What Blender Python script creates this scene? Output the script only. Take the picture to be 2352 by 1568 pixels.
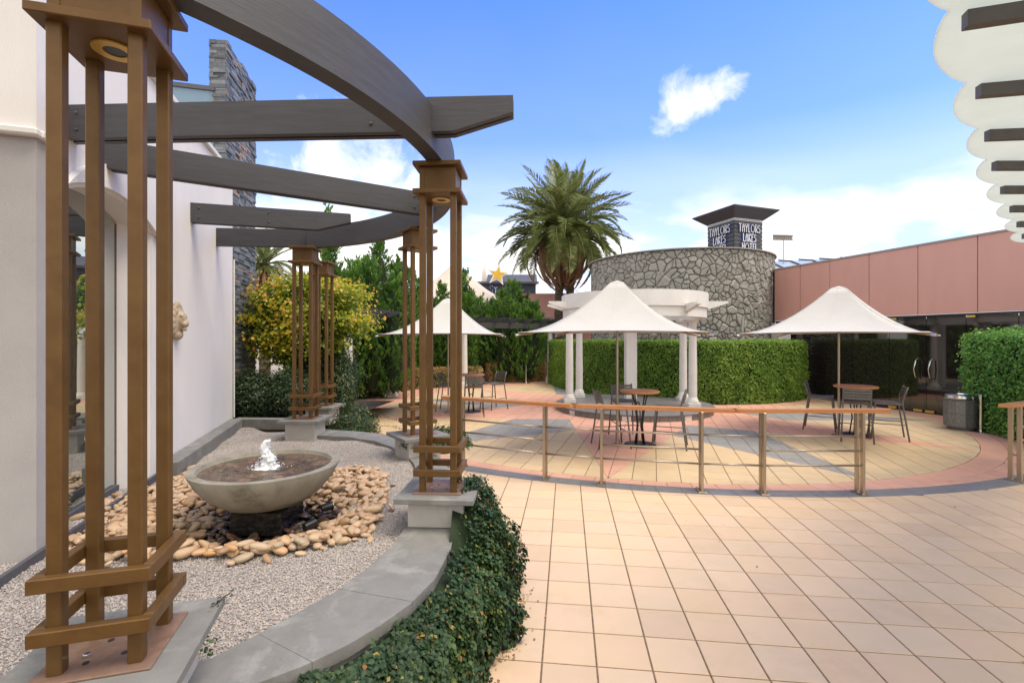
import bpy, math, random
import numpy as np
from mathutils import Vector, Matrix
random.seed(7); rng = np.random.default_rng(11)
PI = math.pi
for o in list(bpy.data.objects): bpy.data.objects.remove(o)
sc = bpy.context.scene; COL = sc.collection
# ------------------------------------------------------------------ camera, sky, sun, exposure
EYE = 1.9; FPX = 1094.0; HZ = 777.0
cam = bpy.data.cameras.new('camera'); cam.lens = 36*FPX/2352; cam.sensor_width = 36
cam.shift_y = -7/2352; cam.clip_start = .05; cam.clip_end = 2000
co = bpy.data.objects.new('camera', cam); COL.objects.link(co)
co.location = (0, 0, EYE); co.rotation_euler = (PI/2, 0, 0); sc.camera = co
SUN_EL = math.radians(66); SUN_AZ = math.radians(108)     # azimuth from +Y (view direction) towards +X
world = bpy.data.worlds.new('World'); sc.world = world; world.use_nodes = True
wn = world.node_tree; wn.nodes.clear()
def N(nt, t, **kw):
    n = nt.nodes.new(t)
    for k, v in kw.items(): setattr(n, k, v)
    return n
bg = N(wn, 'ShaderNodeBackground'); wo = N(wn, 'ShaderNodeOutputWorld')
sky = N(wn, 'ShaderNodeTexSky', sky_type='NISHITA'); sky.sun_disc = False
sky.sun_elevation = SUN_EL; sky.sun_rotation = SUN_AZ; sky.air_density = 1.0; sky.dust_density = .3; sky.ozone_density = 2.2
tc = N(wn, 'ShaderNodeTexCoord'); sep = N(wn, 'ShaderNodeSeparateXYZ'); wn.links.new(tc.outputs['Generated'], sep.inputs[0])
def M_(nt, op, a, b=None, clamp=False, c=None):
    n = N(nt, 'ShaderNodeMath', operation=op, use_clamp=clamp)
    for i, v in enumerate((a, b, c)):
        if v is None: continue
        if isinstance(v, (int, float)): n.inputs[i].default_value = v
        else: nt.links.new(v, n.inputs[i])
    return n.outputs[0]
zc = M_(wn, 'MAXIMUM', sep.outputs[2], 0.0)
zz = M_(wn, 'ADD', zc, .22)
px = M_(wn, 'DIVIDE', sep.outputs[0], zz); py = M_(wn, 'DIVIDE', sep.outputs[1], zz)
cmb = N(wn, 'ShaderNodeCombineXYZ'); wn.links.new(px, cmb.inputs[0]); wn.links.new(py, cmb.inputs[1])
def noise(nt, vec, scale, detail=6, rough=.55, dist=0.0):
    n = N(nt, 'ShaderNodeTexNoise'); n.inputs['Scale'].default_value = scale; n.inputs['Detail'].default_value = detail
    n.inputs['Roughness'].default_value = rough; n.inputs['Distortion'].default_value = dist
    if vec is not None: nt.links.new(vec, n.inputs['Vector'])
    return n.outputs[0]
def ramp(nt, fac, stops):
    r = N(nt, 'ShaderNodeValToRGB'); e = r.color_ramp.elements
    while len(e) < len(stops): e.new(.5)
    for i, (p, c) in enumerate(stops):
        e[i].position = p; e[i].color = (c if len(c) == 4 else (*c, 1)) if isinstance(c, tuple) else (c, c, c, 1)
    nt.links.new(fac, r.inputs[0]); return r.outputs[0]
def mixc(nt, fac, a, b, bt='MIX'):
    m = N(nt, 'ShaderNodeMix', data_type='RGBA', blend_type=bt)
    for s, v in ((m.inputs[0], fac), (m.inputs[6], a), (m.inputs[7], b)):
        if isinstance(v, (int, float)): s.default_value = v
        elif isinstance(v, tuple): s.default_value = (*v[:3], 1)
        else: nt.links.new(v, s)
    return m.outputs[2]
cn = noise(wn, cmb.outputs[0], 1.15, 9, .52, .25)
veil = noise(wn, cmb.outputs[0], .55, 4, .6, .6)
lowband = ramp(wn, zc, [(0, 1.0), (.18, .80), (.30, .50), (.38, .20), (.6, .04)])
back = ramp(wn, M_(wn, 'MULTIPLY_ADD', sep.outputs[1], -.5, c=.5), [(.24, 0.0), (.46, 1.0)])
cm = M_(wn, 'ADD', cn, M_(wn, 'MULTIPLY', lowband, .17))
cm = M_(wn, 'ADD', cm, M_(wn, 'MULTIPLY', back, .34))
cm = ramp(wn, cm, [(.575, 0.0), (.67, 1.0)])
cm = M_(wn, 'MULTIPLY', cm, M_(wn, 'MAXIMUM', ramp(wn, zc, [(.20, 1.0), (.31, 0.0)]), back))
vm = M_(wn, 'MULTIPLY', ramp(wn, veil, [(.25, .5), (.6, 1.0)]), lowband)
vm = M_(wn, 'MULTIPLY', vm, .95)
# one small cumulus puff, as in the photograph
pn = noise(wn, tc.outputs['Generated'], 11, 9, .62, .4)
def lobe(u, v, k, a):
    dv = N(wn, 'ShaderNodeVectorMath', operation='DISTANCE'); wn.links.new(tc.outputs['Generated'], dv.inputs[0])
    dv.inputs[1].default_value = Vector(((u-1176)/FPX, 1, (HZ-v)/FPX)).normalized(); return M_(wn, 'MULTIPLY_ADD', dv.outputs['Value'], k, c=a)
pl = M_(wn, 'MINIMUM', M_(wn, 'MINIMUM', lobe(1575, 248, 9.5, 0.0), lobe(1608, 232, 10, .02)), M_(wn, 'MINIMUM', lobe(1652, 200, 12, .10), lobe(1525, 300, 9, .22)))
pl = M_(wn, 'MINIMUM', pl, M_(wn, 'MINIMUM', M_(wn, 'MINIMUM', lobe(770, 400, 4.4, 0.0), lobe(875, 405, 4.6, .0)), lobe(800, 490, 5, .05)))
puff = ramp(wn, M_(wn, 'MULTIPLY', M_(wn, 'ADD', pl, M_(wn, 'MULTIPLY', pn, 1.9)), .5), [(.44, 1.0), (.72, 0.0)])
skc = mixc(wn, 1.0, sky.outputs[0], (.34, .60, 1.24), 'MULTIPLY')
skc = mixc(wn, vm, skc, (3.7, 3.95, 4.2))
cl = M_(wn, 'MAXIMUM', cm, puff)
skc = mixc(wn, cl, skc, (4.7, 4.6, 4.45))
wn.links.new(skc, bg.inputs[0]); bg.inputs[1].default_value = .095
wn.links.new(bg.outputs[0], wo.inputs[0])
sl = bpy.data.lights.new('sun', 'SUN'); sl.energy = 1.15; sl.angle = math.radians(34); sl.color = (1, .90, .76)
so = bpy.data.objects.new('sun', sl); COL.objects.link(so)
sd = Vector((math.cos(SUN_EL)*math.sin(SUN_AZ), math.cos(SUN_EL)*math.cos(SUN_AZ), math.sin(SUN_EL)))
so.rotation_euler = (-sd).to_track_quat('-Z', 'Y').to_euler(); so.location = sd*50
vs = sc.view_settings; vs.view_transform = 'Standard'; vs.look = 'None'; vs.gamma = 1; vs.exposure = 1.68; vs.use_curve_mapping = False

# ------------------------------------------------------------------ helpers
def g(u, v, z=0.0):                   # a point on the level z, read off the photograph (2352 px wide)
    Y = FPX*(EYE-z)/(v-HZ); return ((u-1176)/FPX*Y, Y)
def seen(x, y, z, m=40):
    if y < .3: return False
    u = 1176+FPX*x/y; v = HZ-FPX*(z-EYE)/y
    return -m < u < 2352+m and -m < v < 1568+m
def tag(o, label=None, cat=None, group=None, kind=None):
    if label: o['label'] = label
    if cat: o['category'] = cat
    if group: o['group'] = group
    if kind: o['kind'] = kind
    return o
def empty(name, loc, rz=0.0, label=None, cat=None, group=None, kind=None):
    o = bpy.data.objects.new(name, None); COL.objects.link(o); o.location = loc; o.rotation_euler = (0, 0, rz)
    o.empty_display_size = .1
    return tag(o, label, cat, group, kind)
def link(name, me, parent=None, loc=(0, 0, 0), rot=(0, 0, 0), scale=(1, 1, 1)):
    o = bpy.data.objects.new(name, me); COL.objects.link(o); o.parent = parent
    o.location = loc; o.rotation_euler = rot; o.scale = scale; return o
def copy_tree(o, parent=None):
    c = o.copy(); COL.objects.link(c)
    if parent: c.parent = parent
    for ch in [x for x in bpy.data.objects if x.parent == o]: copy_tree(ch, c)
    return c
class MB:
    def __init__(s, off=(0, 0, 0)): s.v = []; s.f = []; s.m = []; s.t = []; s.off = Vector(off); s.mi = 0; s.tt = 0.0
    def add(s, vs, fs, M=None):
        b = len(s.v)
        for p in vs:
            p = Vector(p)
            if M is not None: p = M @ p
            s.v.append(tuple(p - s.off))
        for f in fs: s.f.append(tuple(b+i for i in f)); s.m.append(s.mi); s.t.append(s.tt)
    def box(s, c, d, M=None, bev=0.0):
        x, y, z = c; a, b, h = d[0]/2, d[1]/2, d[2]/2
        if bev <= 0:
            s.add([(x+i*a, y+j*b, z+k*h) for k in (-1, 1) for j in (-1, 1) for i in (-1, 1)],
                  [(0, 2, 3, 1), (4, 5, 7, 6), (0, 1, 5, 4), (2, 6, 7, 3), (0, 4, 6, 2), (1, 3, 7, 5)], M); return
        e = min(bev, a*.45, b*.45, h*.45); vs = []; fs = []
        for sx in (-1, 1):
            for sy in (-1, 1):
                for sz in (-1, 1):
                    vs += [(x+sx*a, y+sy*(b-e), z+sz*(h-e)), (x+sx*(a-e), y+sy*b, z+sz*(h-e)), (x+sx*(a-e), y+sy*(b-e), z+sz*h)]
        I = lambda sx, sy, sz, k: ((sx*4+sy*2+sz)*3)+k
        fs += [(I(q,0,0,0), I(q,1,0,0), I(q,1,1,0), I(q,0,1,0)) if q else (I(q,0,1,0), I(q,1,1,0), I(q,1,0,0), I(q,0,0,0)) for q in (0, 1)]
        fs += [(I(0,q,1,1), I(1,q,1,1), I(1,q,0,1), I(0,q,0,1)) if q else (I(0,q,0,1), I(1,q,0,1), I(1,q,1,1), I(0,q,1,1)) for q in (0, 1)]
        fs += [(I(0,0,q,2), I(1,0,q,2), I(1,1,q,2), I(0,1,q,2)) if q else (I(0,1,q,2), I(1,1,q,2), I(1,0,q,2), I(0,0,q,2)) for q in (0, 1)]
        for q in (0, 1):
            for r in (0, 1):
                fs.append((I(0,q,r,1), I(1,q,r,1), I(1,q,r,2), I(0,q,r,2)) if q == r else (I(0,q,r,2), I(1,q,r,2), I(1,q,r,1), I(0,q,r,1)))
                fs.append((I(q,0,r,2), I(q,1,r,2), I(q,1,r,0), I(q,0,r,0)) if q != r else (I(q,0,r,0), I(q,1,r,0), I(q,1,r,2), I(q,0,r,2)))
                fs.append((I(q,r,0,0), I(q,r,1,0), I(q,r,1,1), I(q,r,0,1)) if q == r else (I(q,r,0,1), I(q,r,1,1), I(q,r,1,0), I(q,r,0,0)))
                for t in (0, 1):
                    tri = (I(q,r,t,0), I(q,r,t,1), I(q,r,t,2)); fs.append(tri if (q+r+t) % 2 else tri[::-1])
        s.add(vs, fs, M)
    def bar(s, p, q, w, h, bev=0.0, up=(0, 0, 1)):         # box from p to q, w across, h along up
        p, q = Vector(p), Vector(q); d = q-p; L = d.length; x = d/L; up = Vector(up)
        y = up.cross(x); y = y.normalized() if y.length > 1e-5 else Vector((0, 1, 0)); z = x.cross(y)
        M = Matrix.Translation((p+q)/2) @ Matrix((x, y, z)).transposed().to_4x4()
        s.box((0, 0, 0), (L, w, h), M, bev)
    def tube(s, pts, r, n=10, caps=True):
        pts = [Vector(p) for p in pts]; R = r if isinstance(r, (list, tuple)) else [r]*len(pts); vs = []; fs = []
        for i, p in enumerate(pts):
            d = (pts[min(i+1, len(pts)-1)]-pts[max(i-1, 0)]).normalized()
            a = Vector((0, 0, 1)) if abs(d.z) < .9 else Vector((1, 0, 0)); x = d.cross(a).normalized(); y = d.cross(x)
            vs += [p+R[i]*(math.cos(2*PI*k/n)*x+math.sin(2*PI*k/n)*y) for k in range(n)]
        for i in range(len(pts)-1):
            for k in range(n): a = i*n+k; b = i*n+(k+1) % n; fs.append((a, a+n, b+n, b))
        if caps: fs.append(tuple(range(n))); fs.append(tuple(range(len(pts)*n-1, (len(pts)-1)*n-1, -1)))
        s.add(vs, fs)
    def lathe(s, prof, n=24, c=(0, 0, 0), M=None):
        vs = [(c[0]+r*math.cos(2*PI*k/n), c[1]+r*math.sin(2*PI*k/n), c[2]+z) for r, z in prof for k in range(n)]
        fs = [(i*n+k, i*n+(k+1) % n, (i+1)*n+(k+1) % n, (i+1)*n+k) for i in range(len(prof)-1) for k in range(n)]
        if prof[0][0] > 1e-4: fs.append(tuple(range(n-1, -1, -1)))
        if prof[-1][0] > 1e-4: fs.append(tuple((len(prof)-1)*n+k for k in range(n)))
        s.add(vs, fs, M)
    def prism(s, poly, z0, z1, M=None, inset=0.0, bz=0.0):  # counter-clockwise polygon, extruded
        n = len(poly); vs = [(x, y, z0) for x, y in poly]; fs = []
        if inset > 0:
            c = (sum(p[0] for p in poly)/n, sum(p[1] for p in poly)/n)
            vs += [(x, y, z1-bz) for x, y in poly]
            for x, y in poly:
                d = math.hypot(x-c[0], y-c[1]) or 1; k = min(inset/d, .5); vs.append((x+(c[0]-x)*k, y+(c[1]-y)*k, z1))
            for i in range(n):
                j = (i+1) % n; fs += [(i, j, n+j, n+i), (n+i, n+j, 2*n+j, 2*n+i)]
            fs.append(tuple(range(2*n, 3*n)))
        else:
            vs += [(x, y, z1) for x, y in poly]; fs = [(i, (i+1) % n, n+(i+1) % n, n+i) for i in range(n)]; fs.append(tuple(range(n, 2*n)))
            fs.append(tuple(range(n-1, -1, -1)))
        s.add(vs, fs, M)
    def mesh(s, name, mats, smooth=False):
        me = bpy.data.meshes.new(name); me.from_pydata(s.v, [], s.f)
        for m in (mats if isinstance(mats, (list, tuple)) else [mats]): me.materials.append(m)
        if len(set(s.m)) > 1 or (s.m and s.m[0]): me.polygons.foreach_set('material_index', s.m)
        if any(s.t):
            a = me.attributes.new('tint', 'FLOAT', 'FACE'); a.data.foreach_set('value', s.t)
        if smooth: me.polygons.foreach_set('use_smooth', [True]*len(s.f)); 
        me.update()
        if smooth == 'auto':
            me.set_sharp_from_angle(angle=math.radians(40))
        return me
    def build(s, name, mats, parent=None, smooth=False, **kw): return link(name, s.mesh(name, mats, smooth), parent, **kw)
def clip(poly, nx, ny, d):            # keep the side nx*x+ny*y <= d
    out = []; n = len(poly)
    for i in range(n):
        a, b = poly[i], poly[(i+1) % n]; da = nx*a[0]+ny*a[1]-d; db = nx*b[0]+ny*b[1]-d
        if da <= 0: out.append(a)
        if (da < 0 < db) or (db < 0 < da):
            t = da/(da-db); out.append((a[0]+(b[0]-a[0])*t, a[1]+(b[1]-a[1])*t))
    return out
def clip_convex(poly, reg, gap):      # reg counter-clockwise
    for i in range(len(reg)):
        a, b = reg[i], reg[(i+1) % len(reg)]; ex, ey = b[0]-a[0], b[1]-a[1]; L = math.hypot(ex, ey)
        if L < 1e-6: continue
        nx, ny = ey/L, -ex/L; poly = clip(poly, nx, ny, nx*a[0]+ny*a[1]-gap)
        if len(poly) < 3: return []
    return poly
def area(p): return abs(sum(p[i][0]*p[(i+1) % len(p)][1]-p[(i+1) % len(p)][0]*p[i][1] for i in range(len(p))))/2
def pieces(parent, name, stuffname, items, mats, limit=300):
    """items: (score, fn(mb), material index, tint). The largest in the picture become parts, the rest one joined part."""
    items = sorted(items, key=lambda t: -t[0]); rest = MB()
    for i, (scr, fn, mi, tt) in enumerate(items):
        if i < limit and scr > 0:
            mb = MB(); mb.mi = 0; mb.tt = tt; fn(mb); mb.build(name, mats[mi], parent)
        else: rest.mi = mi; rest.tt = tt; fn(rest)
    if rest.f: tag(rest.build(stuffname, mats, parent), kind='stuff')

# ------------------------------------------------------------------ materials
def srgb(r, g_, b): return tuple(((c/255)/12.92 if c <= 10 else (((c/255)+.055)/1.055)**2.4) for c in (r, g_, b))
def mat(name, c1, c2=None, rough=.6, metal=0.0, scale=8, bump=0.0, bscale=60, tintcols=None, objrand=False, spec=.5, coat=0.0,
        blot=.0, blotcol=None, blotscale=3, trans=0.0, ramp_lo=.35, ramp_hi=.65, stretch=None, bdist=.004):
    m = bpy.data.materials.new(name); m.use_nodes = True; nt = m.node_tree; b = nt.nodes['Principled BSDF']
    t = N(nt, 'ShaderNodeTexCoord'); vec = t.outputs['Object']
    if objrand:
        oi = N(nt, 'ShaderNodeObjectInfo'); ad = N(nt, 'ShaderNodeVectorMath', operation='ADD'); nt.links.new(vec, ad.inputs[0]); 
        mu = N(nt, 'ShaderNodeVectorMath', operation='SCALE'); cx = N(nt, 'ShaderNodeCombineXYZ')
        for i in range(3): nt.links.new(oi.outputs['Random'], cx.inputs[i])
        nt.links.new(cx.outputs[0], mu.inputs[0]); mu.inputs[3].default_value = 37; nt.links.new(mu.outputs[0], ad.inputs[1]); vec = ad.outputs[0]
    if stretch:
        mp = N(nt, 'ShaderNodeMapping'); mp.inputs['Scale'].default_value = stretch; nt.links.new(vec, mp.inputs[0]); vec = mp.outputs[0]
    c2 = c2 or tuple(x*.8 for x in c1)
    f = ramp(nt, noise(nt, vec, scale, 6, .6), [(ramp_lo, 0.0), (ramp_hi, 1.0)])
    col = mixc(nt, f, c1, c2)
    if tintcols:                       # list of (position, colour multiplier) driven by each piece
        if objrand: tf = N(nt, 'ShaderNodeObjectInfo').outputs['Random']
        else:
            at = N(nt, 'ShaderNodeAttribute'); at.attribute_name = 'tint'; tf = at.outputs['Fac']
        tcn = ramp(nt, tf, tintcols); col = mixc(nt, 1.0, col, tcn, 'MULTIPLY')
    if blotcol:
        bf = ramp(nt, noise(nt, vec, blotscale, 8, .7, .4), [(.52, 0.0), (.68, 1.0)])
        col = mixc(nt, M_(nt, 'MULTIPLY', bf, blot), col, blotcol)
    nt.links.new(col, b.inputs['Base Color'])
    b.inputs['Roughness'].default_value = rough; b.inputs['Metallic'].default_value = metal
    b.inputs['Specular IOR Level'].default_value = spec; b.inputs['Coat Weight'].default_value = coat
    if bump:
        bn = N(nt, 'ShaderNodeBump'); bn.inputs['Strength'].default_value = bump; bn.inputs['Distance'].default_value = bdist
        nt.links.new(noise(nt, vec, bscale, 5, .6), bn.inputs['Height']); nt.links.new(bn.outputs[0], b.inputs['Normal'])
    if trans:
        tr = N(nt, 'ShaderNodeBsdfTranslucent'); nt.links.new(col, tr.inputs[0]); mx = N(nt, 'ShaderNodeMixShader')
        mx.inputs[0].default_value = trans; nt.links.new(b.outputs[0], mx.inputs[1]); nt.links.new(tr.outputs[0], mx.inputs[2])
        nt.links.new(mx.outputs[0], nt.nodes['Material Output'].inputs['Surface'])
    return m
G = lambda a: (a, a, a)
tv = [(0, (.91, .89, .88)), (.3, (1, 1, 1)), (.65, (1.0, .955, .90)), (1, (1.04, 1.03, 1.0))]
m_cream = mat('terrace_tile', (.60, .455, .305), (.64, .47, .33), rough=.62, spec=.25, scale=3.5, bump=.15, bscale=90, tintcols=tv, blot=.42, blotcol=(.50, .355, .225), blotscale=1.7)
m_sand = mat('sand_tile', (.53, .405, .25), (.57, .44, .28), rough=.62, spec=.25, scale=5, tintcols=tv, blot=.25, blotcol=(.55, .38, .18))
m_pink = mat('pink_tile', (.58, .32, .235), (.62, .36, .27), rough=.62, spec=.25, scale=5, tintcols=tv, blot=.2, blotcol=(.55, .27, .17))
m_grey = mat('grey_tile', (.255, .25, .24), (.30, .295, .285), rough=.45, scale=6, tintcols=tv)
m_band = mat('band_tile', (.17, .165, .165), (.21, .205, .205), rough=.5, scale=9, tintcols=tv)
m_grout = mat('grout', (.22, .15, .09), (.12, .078, .048), rough=.9, scale=30)
m_stucco = mat('stucco', (.70, .67, .645), (.74, .71, .685), rough=.85, scale=1.5, bump=.5, bscale=140, bdist=.003, blot=.3, blotcol=(.60, .57, .54), blotscale=1.6, stretch=(1, 1, .3))
m_stucco_shade = mat('stucco_shaded_pier', (.41, .39, .38), (.37, .35, .345), rough=.9, scale=2, bump=.7, bscale=120, bdist=.004)  # same stucco, darkened so the colour carries the shade on the pier end
m_white = mat('white_paint', (.72, .70, .665), (.66, .64, .61), rough=.6, scale=3, bump=.08, bscale=80)
m_canvas = mat('canvas', (.55, .535, .51), (.52, .505, .48), rough=.85, scale=2, bump=.35, bscale=9, bdist=.02, trans=.12)
m_bronze = mat('bronze_paint', (.125, .063, .018), (.15, .080, .025), rough=.42, metal=.3, spec=.4, scale=12, bump=.05, bscale=300, blot=.25, blotcol=(.06, .03, .012), blotscale=5)
m_rust = mat('rusty_plate', (.19, .115, .08), (.23, .145, .105), rough=.5, metal=.1, scale=18, blot=.6, blotcol=(.13, .06, .03), blotscale=10)
m_beam = mat('dark_timber', (.047, .046, .051), (.064, .062, .068), rough=.55, scale=3, bump=.25, bscale=14, stretch=(1.2, 1.2, 14), blot=.3, blotcol=(.05, .045, .045), blotscale=2)
m_cope = mat('bluestone', (.165, .16, .145), (.20, .195, .18), rough=.75, scale=7, bump=.35, bscale=120, blot=.75, blotcol=(.30, .295, .275), blotscale=4)
m_block = mat('block_render', (.42, .395, .36), (.47, .44, .405), rough=.85, scale=4, bump=.35, bscale=100, blot=.3, blotcol=(.26, .24, .21), blotscale=5)
m_bowl = mat('concrete_bowl', (.33, .30, .235), (.24, .215, .165), rough=.8, scale=6, bump=.5, bscale=60, blot=.8, blotcol=(.13, .105, .075), blotscale=5, stretch=(1, 1, .45))
m_black = mat('black_plastic', (.012, .012, .013), (.02, .02, .02), rough=.35)
m_slate = mat('slate', (.10, .11, .125), (.15, .16, .175), rough=.55, scale=9, bump=.5, bscale=40,
              tintcols=[(0, (.55, .55, .58)), (.4, (1, 1, 1)), (.8, (1.5, 1.5, 1.5)), (.93, (1.5, 1.4, 1.2)), (1, (3.0, 1.6, .7))])
m_rock = mat('painted_fieldstone', (.27, .26, .235), (.34, .325, .295), rough=.8, scale=3, bump=.9, bscale=9, bdist=.03, tintcols=[(0, (.85, .85, .85)), (1, (1.1, 1.1, 1.1))])
m_rockgap = mat('fieldstone_joint', (.20, .19, .172), (.16, .153, .14), rough=.9, bump=.6, bscale=20, bdist=.02)
m_steel = mat('brushed_steel', (.40, .335, .25), (.47, .40, .31), rough=.32, metal=.9, scale=20, bump=.1, bscale=90, stretch=(1, 1, .05))
m_chrome = mat('chrome', (.72, .72, .72), (.66, .66, .66), rough=.2, metal=1, scale=20)
m_wood = mat('oiled_timber', (.52, .225, .08), (.42, .17, .055), rough=.4, scale=4, bump=.1, bscale=30, stretch=(1.5, 12, 12), tintcols=None)
m_wood2 = mat('table_timber', (.60, .26, .09), (.50, .20, .065), rough=.42, scale=5, stretch=(2, 18, 2))
m_stool = mat('stool_grey', (.115, .108, .105), (.14, .13, .125), rough=.45, scale=9)
m_panel = mat('pink_panel', (.56, .29, .245), (.585, .31, .265), rough=.42, scale=2, spec=.6, blot=.3, blotcol=(.47, .24, .205), blotscale=1.6, stretch=(1, 1, .25))
m_dglass = mat('tinted_glass', (.012, .010, .010), (.014, .012, .012), rough=.03, spec=1.0, scale=1)
m_brass = mat('brass', (.68, .44, .10), (.6, .38, .08), rough=.35, metal=.5)
m_charc = mat('charcoal_paint', (.068, .070, .082), (.08, .082, .095), rough=.5)
m_letter = mat('white_letter', (.85, .85, .87), (.8, .8, .82), rough=.4)
m_blue = mat('blue_letter_side', (.03, .10, .42), (.02, .07, .34), rough=.35)
m_bark = mat('bark', (.12, .085, .055), (.06, .045, .03), rough=.9, scale=14, bump=.8, bscale=24, bdist=.02)
m_soil = mat('soil', (.045, .033, .024), (.03, .022, .016), rough=.95)
m_beige = mat('beige_roof', (.60, .50, .41), (.56, .46, .375), rough=.8, scale=2, bump=.2, bscale=12)
m_gutter = mat('white_gutter', (.72, .72, .72), rough=.5)
m_slat = mat('grey_slat', (.34, .31, .29), (.29, .265, .25), rough=.8)
m_grate = mat('dark_opening', (.012, .011, .011), rough=.8)
def leafmat(name, stops, rough=.45, trans=.25, spec=.5):
    m = bpy.data.materials.new(name); m.use_nodes = True; nt = m.node_tree; b = nt.nodes['Principled BSDF']
    at = N(nt, 'ShaderNodeAttribute'); at.attribute_name = 'tint'
    col = ramp(nt, at.outputs['Fac'], stops); nt.links.new(col, b.inputs['Base Color'])
    b.inputs['Roughness'].default_value = rough; b.inputs['Specular IOR Level'].default_value = spec
    tr = N(nt, 'ShaderNodeBsdfTranslucent'); nt.links.new(col, tr.inputs[0]); mx = N(nt, 'ShaderNodeMixShader'); mx.inputs[0].default_value = trans
    nt.links.new(b.outputs[0], mx.inputs[1]); nt.links.new(tr.outputs[0], mx.inputs[2]); nt.links.new(mx.outputs[0], nt.nodes['Material Output'].inputs['Surface'])
    return m
lf_ivy = leafmat('ivy_leaf', [(0, (.018, .040, .016)), (.5, (.040, .080, .030)), (.8, (.075, .13, .042)), (.91, (.22, .22, .05)), (.96, (.34, .20, .05)), (1, (.30, .12, .05))], spec=.3, rough=.5)
lf_hedge = leafmat('hedge_leaf', [(0, (.08, .17, .03)), (.5, (.24, .40, .07)), (.85, (.38, .53, .10)), (1, (.55, .62, .14))], trans=.5, spec=.3)
lf_hedge2 = leafmat('glossy_hedge_leaf', [(0, (.06, .17, .03)), (.5, (.16, .36, .07)), (.85, (.26, .50, .09)), (1, (.42, .66, .15))], trans=.35, spec=.4)
lf_brown = leafmat('brown_hedge_leaf', [(0, (.08, .11, .03)), (.4, (.17, .19, .05)), (.6, (.36, .23, .08)), (1, (.58, .36, .15))])
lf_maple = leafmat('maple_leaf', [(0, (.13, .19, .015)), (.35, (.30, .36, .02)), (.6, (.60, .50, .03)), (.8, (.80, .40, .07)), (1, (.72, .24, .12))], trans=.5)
lf_conif = leafmat('conifer_spray', [(0, (.035, .09, .02)), (.5, (.125, .26, .045)), (1, (.31, .46, .08))], trans=.35, spec=.3)
lf_shrub = leafmat('shrub_leaf', [(0, (.02, .045, .018)), (.6, (.055, .10, .035)), (.92, (.11, .17, .055)), (1, (.30, .20, .05))])
lf_palm = leafmat('palm_leaflet', [(0, (.09, .14, .04)), (.5, (.20, .25, .07)), (1, (.46, .44, .17))], rough=.4, trans=.2)
lf_dead = leafmat('dry_palm_leaflet', [(0, (.28, .16, .09)), (.6, (.48, .28, .16)), (1, (.65, .43, .25))], rough=.7)
m_core = mat('foliage_core', (.02, .035, .012), (.012, .022, .008), rough=.95)  # near-black fill for foliage, shade of the inside put into its colour
def leaves(name, P, D, size, material, parent=None, tint=None, aspect=1.6, off=(0, 0, 0), jitter=.35, fold=.25):
    """P (n,3) places, D (n,3) outward normals; each leaf is a folded rhomb of two triangles each side of its rib."""
    n = len(P); P = np.asarray(P)-np.array(off); D = np.asarray(D)+rng.normal(0, jitter, (n, 3)); D /= np.linalg.norm(D, axis=1)[:, None]
    A = rng.normal(0, 1, (n, 3)); A[:, 2] -= .8; A -= D*(A*D).sum(1)[:, None]; A /= np.linalg.norm(A, axis=1)[:, None]; B = np.cross(D, A)
    S = (np.full(n, size) if np.isscalar(size) else size)*rng.uniform(.65, 1.25, n); S = S[:, None]
    v = np.stack([P, P+A*S*.55+B*S/aspect*.5+D*S*fold*.5, P+A*S, P+A*S*.55-B*S/aspect*.5+D*S*fold*.5], 1).reshape(-1, 3)
    f = (np.arange(n)[:, None]*4+np.array([0, 1, 2, 0, 2, 3])).reshape(-1)
    me = bpy.data.meshes.new(name); me.vertices.add(4*n); me.vertices.foreach_set('co', v.ravel().astype(np.float32))
    me.loops.add(6*n); me.loops.foreach_set('vertex_index', f.astype(np.int32)); me.polygons.add(2*n)
    me.polygons.foreach_set('loop_start', np.arange(0, 6*n, 3, dtype=np.int32)); me.materials.append(material)
    me.update(calc_edges=True)
    t = rng.uniform(0, 1, n) if tint is None else np.clip(tint, 0, 1)
    a = me.attributes.new('tint', 'FLOAT', 'FACE'); a.data.foreach_set('value', np.repeat(t, 2).astype(np.float32))
    return link(name, me, parent)
def clump(P, k=3.0, amp=1.0, seed=0):  # smooth pseudo-noise per place, -1..1
    r = np.random.default_rng(seed); s = np.zeros(len(P))
    for i in range(7):
        d = r.normal(0, 1, 3)*k*(1+.5*i); s += np.sin(P@d+r.uniform(0, 6.3))/(1+.35*i)
    return s/3.2*amp

# ================================================================== GROUND
base = MB(); base.box((0, 30, -.055), (220, 240, .1)); tag(base.build('ground', m_grout), kind='structure')
CX, CY, RIN = 3.25, 13.0, 6.80; RR2 = 7.13
BX, BY, BRO, BRI = 3.69, 14.62, 8.915, 8.66
TS = .3177
def tile(mb_poly, z=0.0):
    return lambda mb: mb.prism(mb_poly, z-.012, z, inset=.004, bz=.003)
def grid(ox, oy, ang, half, ts=TS, gap=.005):
    c, s = math.cos(ang), math.sin(ang); n = int(half/ts)
    for i in range(-n, n):
        for j in range(-n, n):
            q = [(i*ts+gap, j*ts+gap), ((i+1)*ts-gap, j*ts+gap), ((i+1)*ts-gap, (j+1)*ts-gap), (i*ts+gap, (j+1)*ts-gap)]
            yield [(ox+x*c-y*s, oy+x*s+y*c) for x, y in q]
def cen(p): n = len(p); return sum(a[0] for a in p)/n, sum(a[1] for a in p)/n
def clip_circle(p, cx, cy, R, inside):
    x, y = cen(p); a = math.atan2(y-cy, x-cx); nx, ny = math.cos(a), math.sin(a); d = nx*cx+ny*cy+R
    return clip(p, nx, ny, d) if inside else clip(p, -nx, -ny, -d)
def score(p, z=0):
    x, y = cen(p)
    return area(p)/y**3 if seen(x, y, z) else 0
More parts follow.
